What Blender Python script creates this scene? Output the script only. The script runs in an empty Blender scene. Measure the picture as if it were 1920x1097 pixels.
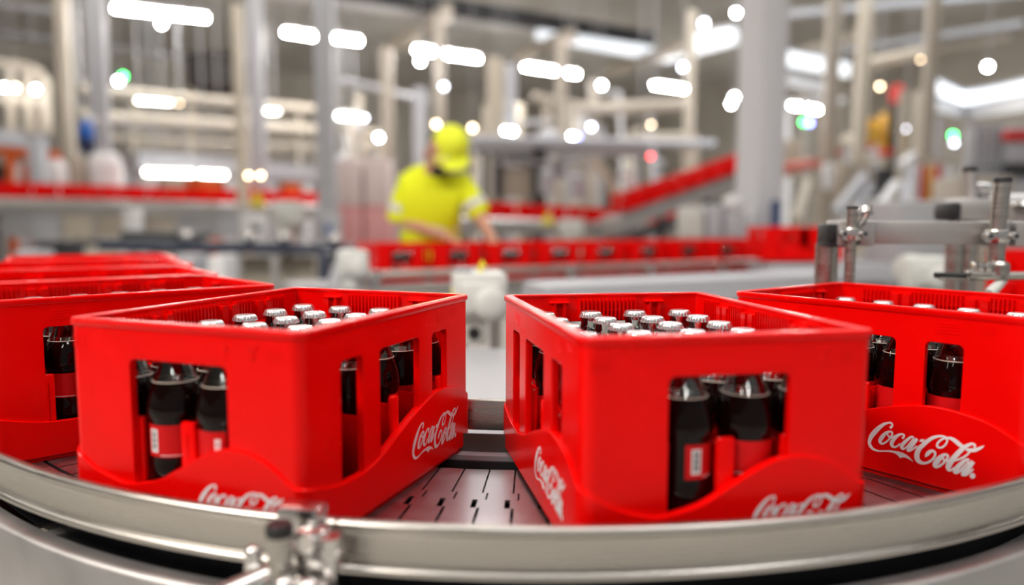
import bpy, bmesh, math, random
from mathutils import Vector, Matrix, Euler
random.seed(7)
sc = bpy.context.scene
C = sc.collection

# ------------------------------------------------------------------ camera, world, exposure
CAM_H = 0.3306                      # lens height above the chain surface (z = 0)
F_PX, PITCH, ROLL = 1414.3, 0.0961, 0.0038
cam_d = bpy.data.cameras.new('camera')
cam = bpy.data.objects.new('camera', cam_d)
C.objects.link(cam)
cam_d.sensor_fit = 'HORIZONTAL'
cam_d.sensor_width = 36.0
cam_d.lens = F_PX / 1920.0 * 36.0
cam_d.clip_start = 0.02
cam_d.clip_end = 200
cam_d.dof.use_dof = True
cam_d.dof.focus_distance = 1.03
cam_d.dof.aperture_fstop = 1.32
cam.matrix_world = (Matrix.Translation((0, 0, CAM_H)) @ Matrix.Rotation(math.pi/2 - PITCH, 4, 'X') @ Matrix.Rotation(ROLL, 4, 'Z'))
sc.camera = cam

w = bpy.data.worlds.new('hall_daylight')
sc.world = w
w.use_nodes = True
bg = w.node_tree.nodes['Background']
bg.inputs[0].default_value = (1.0, 0.98, 0.96, 1)
bg.inputs[1].default_value = 0.20

vs = sc.view_settings
vs.view_transform = 'Standard'
vs.look = 'None'
vs.gamma = 1.0
vs.use_curve_mapping = False
vs.exposure = 0.45
cy = sc.cycles
cy.use_denoising = True
cy.max_bounces = 8
cy.diffuse_bounces = 4
cy.glossy_bounces = 4
cy.transmission_bounces = 6
cy.transparent_max_bounces = 12
cy.caustics_reflective = False
cy.caustics_refractive = False
cy.sample_clamp_indirect = 6.0
cy.sample_clamp_direct = 0.0

def area(name, loc, target, sx, sy, power, col=(1, 1, 1)):
    l = bpy.data.lights.new(name, 'AREA')
    l.shape = 'RECTANGLE'
    l.size, l.size_y, l.energy, l.color = sx, sy, power, col
    o = bpy.data.objects.new(name, l)
    C.objects.link(o)
    o.location = loc
    d = Vector(target) - Vector(loc)
    o.rotation_euler = d.to_track_quat('-Z', 'Y').to_euler()
    return o
# the hall's own strip lights above this side of the line (overhead and behind the lens)
area('strip_light', (-3.4, -1.2, 3.9), (-0.25, 1.0, 0), 4.0, 0.5, 215, (1.0, 0.93, 0.84))
area('strip_light', (2.6, -0.9, 4.4), (0.4, 1.0, 0), 4.0, 0.5, 15, (0.97, 0.97, 1.0))
area('strip_light', (0.0, 0.35, 4.3), (0.0, 0.5, 0), 6.0, 0.6, 95, (1.0, 0.98, 0.96))
area('strip_light', (1.2, 4.2, 4.4), (0.6, 1.6, 0), 4.0, 0.4, 50, (1.0, 0.97, 0.93))
# added overhead area lights, out of view, that brighten the hall
area('overhead_glow', (8.5, 12.5, 6.7), (8.5, 12.5, 0), 9.0, 4.0, 380, (0.95, 0.97, 1.0))
area('overhead_glow', (-6.5, 11.0, 6.7), (-6.5, 11.0, 0), 9.0, 4.0, 260, (1.0, 0.95, 0.88))
area('overhead_glow', (1.0, 15.0, 6.7), (1.0, 15.0, 0), 8.0, 4.0, 280, (1.0, 0.97, 0.93))

# ------------------------------------------------------------------ helpers
FLOOR = -0.75
cP, sP = math.cos(PITCH), math.sin(PITCH)
def at(px, py, depth):
    """place met by the sight line through a photo pixel, at a depth in metres"""
    X, U = (px - 960) / F_PX, (548.5 - py) / F_PX
    cr, sr = math.cos(ROLL), math.sin(ROLL)
    x = X * cr - U * sr
    u = X * sr + U * cr
    d = Vector((x, cP + u * sP, -sP + u * cP))
    k = depth / d.y
    return Vector((0, 0, CAM_H)) + d * k
def at_h(px, py, z):
    p = at(px, py, 1.0) - Vector((0, 0, CAM_H))
    return Vector((0, 0, CAM_H)) + p * ((z - CAM_H) / p.z)

def M(name, col, rough=0.5, metal=0.0, emit=None, estr=0.0, noise=None, coat=0.0, spec=0.5, bump=None):
    m = bpy.data.materials.new(name)
    m.use_nodes = True
    nt = m.node_tree
    b = nt.nodes['Principled BSDF']
    b.inputs['Base Color'].default_value = (*col, 1)
    b.inputs['Roughness'].default_value = rough
    b.inputs['Metallic'].default_value = metal
    b.inputs['Specular IOR Level'].default_value = spec
    if coat:
        b.inputs['Coat Weight'].default_value = coat
        b.inputs['Coat Roughness'].default_value = 0.08
    if emit:
        b.inputs['Emission Color'].default_value = (*emit, 1)
        b.inputs['Emission Strength'].default_value = estr
    if noise or bump:
        tc = nt.nodes.new('ShaderNodeTexCoord')
        mp = nt.nodes.new('ShaderNodeMapping')
        nz = nt.nodes.new('ShaderNodeTexNoise')
        nt.links.new(tc.outputs['Object'], mp.inputs[0])
        nt.links.new(mp.outputs[0], nz.inputs['Vector'])
    if noise:
        scale, amount, stretch = noise
        mp.inputs['Scale'].default_value = stretch
        nz.inputs['Scale'].default_value = scale
        nz.inputs['Detail'].default_value = 6
        rp = nt.nodes.new('ShaderNodeMapRange')
        rp.inputs['From Min'].default_value = 0.3
        rp.inputs['From Max'].default_value = 0.7
        rp.inputs['To Min'].default_value = max(0.02, rough - amount)
        rp.inputs['To Max'].default_value = rough + amount
        nt.links.new(nz.outputs['Fac'], rp.inputs['Value'])
        nt.links.new(rp.outputs[0], b.inputs['Roughness'])
        mx = nt.nodes.new('ShaderNodeMixRGB')
        mx.inputs[1].default_value = (*[c * 0.86 for c in col], 1)
        mx.inputs[2].default_value = (*[min(1, c * 1.08) for c in col], 1)
        nt.links.new(nz.outputs['Fac'], mx.inputs[0])
        nt.links.new(mx.outputs[0], b.inputs['Base Color'])
    if bump:
        if not noise:
            nz.inputs['Scale'].default_value = bump[0]
        bp = nt.nodes.new('ShaderNodeBump')
        bp.inputs['Strength'].default_value = bump[1]
        bp.inputs['Distance'].default_value = 0.002
        nt.links.new(nz.outputs['Fac'], bp.inputs['Height'])
        nt.links.new(bp.outputs[0], b.inputs['Normal'])
    return m

RED = M('crate_red_plastic', (0.86, 0.0015, 0.001), 0.24, noise=(14, 0.05, (1, 1, 1)), spec=0.16)
WHITE_INK = M('white_print', (0.86, 0.84, 0.87), 0.4)
STEEL = M('brushed_steel', (0.50, 0.475, 0.44), 0.30, 1.0, noise=(9, 0.08, (1, 1, 30)))
STEEL_B = M('bright_steel', (0.72, 0.70, 0.68), 0.22, 1.0, noise=(20, 0.06, (1, 1, 1)))
STEEL_D = M('chain_steel', (0.46, 0.43, 0.46), 0.32, 1.0, noise=(40, 0.04, (1, 1, 1)))
STEEL_M = M('matt_steel', (0.52, 0.50, 0.49), 0.45, 0.85, noise=(12, 0.08, (1, 1, 1)))
BLACK = M('black_rubber', (0.012, 0.012, 0.014), 0.5)
DARK = M('dark_machine_grey', (0.03, 0.03, 0.035), 0.6)
NAVY = M('navy_conveyor_paint', (0.02, 0.03, 0.06), 0.45)
GREY = M('machine_grey_paint', (0.36, 0.36, 0.38), 0.5)
LGREY = M('light_grey_paint', (0.46, 0.47, 0.51), 0.5)
WHITE = M('white_paint', (0.78, 0.78, 0.80), 0.45)
CREAM = M('cream_paint', (0.56, 0.50, 0.41), 0.5)
BEIGE = M('beige_paint', (0.42, 0.37, 0.31), 0.55)
TAN = M('tan_panel', (0.46, 0.40, 0.33), 0.7)
GEAR = M('gearbox_white', (0.60, 0.61, 0.58), 0.42)
YELLOW = M('machine_yellow', (0.75, 0.42, 0.03), 0.5)
STICKER = M('warning_yellow', (0.85, 0.72, 0.06), 0.5)
ORANGE = M('rack_orange', (0.70, 0.12, 0.02), 0.5)
REDP = M('machine_red', (0.62, 0.02, 0.015), 0.5)
BLUE = M('hose_blue', (0.0, 0.09, 0.42), 0.35)
PINK = M('wrapped_red_white', (0.66, 0.30, 0.30), 0.4)
HIVIS = M('hi_vis_yellow', (0.88, 0.95, 0.01), 0.8)
CAPY = M('hi_vis_cap', (0.90, 0.97, 0.04), 0.75)
REFLECT = M('reflective_tape', (0.72, 0.72, 0.70), 0.35)
SKIN = M('skin', (0.62, 0.32, 0.22), 0.5)
HAIR = M('dark_hair', (0.02, 0.012, 0.01), 0.7)
TROUSER = M('navy_trousers', (0.02, 0.025, 0.05), 0.8)
TUBE = M('tube_glow', (1, 1, 1), 0.5, emit=(1.0, 0.97, 0.90), estr=150.0)
TUBE_L = M('low_tube_glow', (1, 1, 1), 0.5, emit=(1.0, 0.98, 0.92), estr=16.0)
BULB = M('bulb_glow', (1, 1, 1), 0.5, emit=(0.96, 0.98, 1.0), estr=90.0)
BULB_W = M('warm_bulb_glow', (1, 1, 1), 0.5, emit=(1.0, 0.74, 0.46), estr=16.0)
BULB_D = M('dim_bulb_glow', (1, 1, 1), 0.5, emit=(0.80, 0.84, 1.0), estr=15.0)
BULB_G = M('green_lamp_glow', (0.2, 1, 0.3), 0.5, emit=(0.04, 1.0, 0.16), estr=24.0)
BULB_B = M('blue_lamp_glow', (0.2, 0.3, 1), 0.5, emit=(0.22, 0.25, 1.0), estr=22.0)
BULB_R = M('red_lamp_glow', (1, 0.1, 0.1), 0.5, emit=(1.0, 0.05, 0.08), estr=10.0)
SKYL = M('overhead_glow', (1, 1, 1), 0.5, emit=(0.86, 0.92, 1.0), estr=0.85)
COLA = M('cola', (0.005, 0.001, 0.0008), 0.04, spec=0.22)
RING_GLINT = M('painted_ring_glint', (0.62, 0.52, 0.44), 0.4)  # pale colour of the painted highlight at the cola level
CAPM = M('crown_cap_silver', (0.74, 0.74, 0.76), 0.25, 0.9)
LABEL = M('bottle_label_red', (0.60, 0.004, 0.006), 0.45, spec=0.2)
LABEL_W = M('bottle_label_white', (0.82, 0.82, 0.84), 0.4)
INK = M('bottle_label_ink', (0.02, 0.02, 0.02), 0.5)

def thin_glass():
    m = bpy.data.materials.new('bottle_glass')
    m.use_nodes = True
    nt = m.node_tree
    nt.nodes.clear()
    o = nt.nodes.new('ShaderNodeOutputMaterial')
    mix = nt.nodes.new('ShaderNodeMixShader')
    tr = nt.nodes.new('ShaderNodeBsdfTransparent')
    gl = nt.nodes.new('ShaderNodeBsdfGlossy')
    lw = nt.nodes.new('ShaderNodeLayerWeight')
    lw.inputs['Blend'].default_value = 0.58
    tr.inputs[0].default_value = (0.90, 0.93, 0.91, 1)
    gl.inputs[0].default_value = (0.95, 0.97, 0.96, 1)
    gl.inputs['Roughness'].default_value = 0.04
    nt.links.new(lw.outputs['Fresnel'], mix.inputs[0])
    nt.links.new(tr.outputs[0], mix.inputs[1])
    nt.links.new(gl.outputs[0], mix.inputs[2])
    nt.links.new(mix.outputs[0], o.inputs[0])
    return m
GLASS = thin_glass()

class MB:
    def __init__(s):
        s.v, s.f, s.mi = [], [], []
    def add(s, verts, faces, mi=0, mat=None):
        o = len(s.v)
        for p in verts:
            p = Vector(p)
            s.v.append(tuple(mat @ p if mat else p))
        s.f += [tuple(i + o for i in f) for f in faces]
        s.mi += [mi] * len(faces)
        return s
    def box(s, lo, hi, mi=0, mat=None):
        (a, b, c), (d, e, f) = lo, hi
        return s.add([(a,b,c),(d,b,c),(d,e,c),(a,e,c),(a,b,f),(d,b,f),(d,e,f),(a,e,f)],
                     [(0,3,2,1),(4,5,6,7),(0,1,5,4),(1,2,6,5),(2,3,7,6),(3,0,4,7)], mi, mat)
    def bbox(s, lo, hi, r, mi=0, mat=None):
        """box with chamfered edges"""
        bm = bmesh.new()
        bmesh.ops.create_cube(bm, size=1)
        for v in bm.verts:
            v.co = Vector([lo[i] + (v.co[i] + .5) * (hi[i] - lo[i]) for i in range(3)])
        bmesh.ops.bevel(bm, geom=list(bm.edges), offset=r, segments=2, affect='EDGES', profile=0.5)
        s.from_bm(bm, mi, mat)
        return s
    def from_bm(s, bm, mi=0, mat=None):
        bm.verts.ensure_lookup_table()
        for i, v in enumerate(bm.verts): v.index = i
        s.add([v.co.copy() for v in bm.verts], [[v.index for v in f.verts] for f in bm.faces], mi, mat)
        bm.free()
    def lathe(s, prof, n=24, mi=0, mat=None, cap=True, a0=0.0, a1=2*math.pi):
        full = abs(a1 - a0 - 2*math.pi) < 1e-6
        k = n if full else n + 1
        vs, fs = [], []
        for r, z in prof:
            for i in range(k):
                a = a0 + (a1 - a0) * i / n
                vs.append((r*math.cos(a), r*math.sin(a), z))
        for j in range(len(prof) - 1):
            for i in range(n):
                i2 = (i + 1) % k
                fs.append((j*k+i, j*k+i2, (j+1)*k+i2, (j+1)*k+i))
        if cap and full:
            if prof[0][0] > 1e-6: fs.append(tuple(range(k))[::-1])
            if prof[-1][0] > 1e-6: fs.append(tuple((len(prof)-1)*k + i for i in range(k)))
        return s.add(vs, fs, mi, mat)
    def tube(s, pts, r, n=12, mi=0, mat=None):
        pts = [Vector(p) for p in pts]
        rs = r if isinstance(r, (list, tuple)) else [r] * len(pts)
        vs, fs = [], []
        ref = None
        for i, p in enumerate(pts):
            t = (pts[min(i+1, len(pts)-1)] - pts[max(i-1, 0)]).normalized()
            if ref is None:
                ref = Vector((0, 0, 1)) if abs(t.z) < 0.9 else Vector((1, 0, 0))
            x = ref.cross(t).normalized()
            y = t.cross(x).normalized()
            ref = y
            for k in range(n):
                a = 2*math.pi*k/n
                vs.append(p + (x*math.cos(a) + y*math.sin(a)) * rs[i])
        for i in range(len(pts)-1):
            for k in range(n):
                k2 = (k+1) % n
                fs.append((i*n+k, i*n+k2, (i+1)*n+k2, (i+1)*n+k))
        fs.append(tuple(range(n))[::-1])
        fs.append(tuple((len(pts)-1)*n + k for k in range(n)))
        return s.add(vs, fs, mi, mat)
    def bar(s, a, b, wx, wz, mi=0, mat=None):
        """rectangular bar from a to b, wx across and wz upward"""
        a, b = Vector(a), Vector(b)
        t = (b - a).normalized()
        up = Vector((0, 0, 1)) if abs(t.z) < 0.95 else Vector((0, 1, 0))
        x = t.cross(up).normalized()
        y = x.cross(t).normalized()
        vs = []
        for p in (a, b):
            for sx, sy in ((-1,-1),(1,-1),(1,1),(-1,1)):
                vs.append(p + x*sx*wx/2 + y*sy*wz/2)
        return s.add(vs, [(0,1,2,3),(7,6,5,4),(0,4,5,1),(1,5,6,2),(2,6,7,3),(3,7,4,0)], mi, mat)
    def sphere(s, c, r, n=12, mi=0, mat=None):
        rr = r if isinstance(r, (tuple, list)) else (r, r, r)
        bm = bmesh.new()
        bmesh.ops.create_uvsphere(bm, u_segments=n, v_segments=max(6, n*2//3), radius=1)
        for v in bm.verts:
            v.co = Vector([v.co[i]*rr[i] + c[i] for i in range(3)])
        s.from_bm(bm, mi, mat)
        return s
    def mesh(s, name, mats, smooth=35):
        me = bpy.data.meshes.new(name)
        me.from_pydata(s.v, [], s.f)
        for m in (mats if isinstance(mats, (list, tuple)) else [mats]):
            me.materials.append(m)
        for p, i in zip(me.polygons, s.mi):
            p.material_index = i
        bm = bmesh.new(); bm.from_mesh(me)
        bmesh.ops.recalc_face_normals(bm, faces=list(bm.faces))
        bm.to_mesh(me); bm.free()
        if smooth:
            for p in me.polygons: p.use_smooth = True
            me.set_sharp_from_angle(angle=math.radians(smooth))
        me.update()
        return me
    def build(s, name, mats, parent=None, smooth=35):
        return link(name, s.mesh(name, mats, smooth), parent)

def link(name, me, parent=None):
    o = bpy.data.objects.new(name, me)
    C.objects.link(o)
    if parent: o.parent = parent
    return o
def tag(o, label=None, cat=None, group=None, kind=None):
    if label: o['label'] = label
    if cat: o['category'] = cat
    if group: o['group'] = group
    if kind: o['kind'] = kind
    return o
def thing(name, label, cat, loc=(0,0,0), rz=0.0, group=None):
    o = bpy.data.objects.new(name, None)
    o.empty_display_size = 0.1
    C.objects.link(o)
    o.location = loc
    o.rotation_euler = (0, 0, rz)
    return tag(o, label, cat, group)
def struct(o):
    o['kind'] = 'structure'
    return o
def copy_tree(o, parent=None):
    c = o.copy()
    C.objects.link(c)
    if parent: c.parent = parent
    for ch in o.children:
        copy_tree(ch, c)
    return c
def flat_panel(outer, holes, thick, bevel):
    """2D outline with holes, filled and given thickness; returns a mesh lying in XY, centred on z=0"""
    cu = bpy.data.curves.new('outline', 'CURVE')
    cu.dimensions = '2D'
    cu.fill_mode = 'BOTH'
    cu.extrude = max(0.0, thick/2 - bevel)
    cu.bevel_depth = bevel
    cu.bevel_resolution = 1
    cu.offset = -bevel
    for loop in [outer] + holes:
        sp = cu.splines.new('POLY')
        sp.points.add(len(loop) - 1)
        for p, (x, y) in zip(sp.points, loop):
            p.co = (x, y, 0, 1)
        sp.use_cyclic_u = True
    o = bpy.data.objects.new('outline', cu)
    me = bpy.data.meshes.new_from_object(o)
    bpy.data.objects.remove(o)
    out = ([v.co.copy() for v in me.vertices], [list(p.vertices) for p in me.polygons])
    bpy.data.meshes.remove(me)
    bpy.data.curves.remove(cu)
    return out
def ordinal(i):
    return ['first','second','third','fourth','fifth','sixth','seventh','eighth','ninth','tenth','eleventh','twelfth','thirteenth',
            'fourteenth','fifteenth','sixteenth','seventeenth','eighteenth','nineteenth','twentieth'][i]
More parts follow.
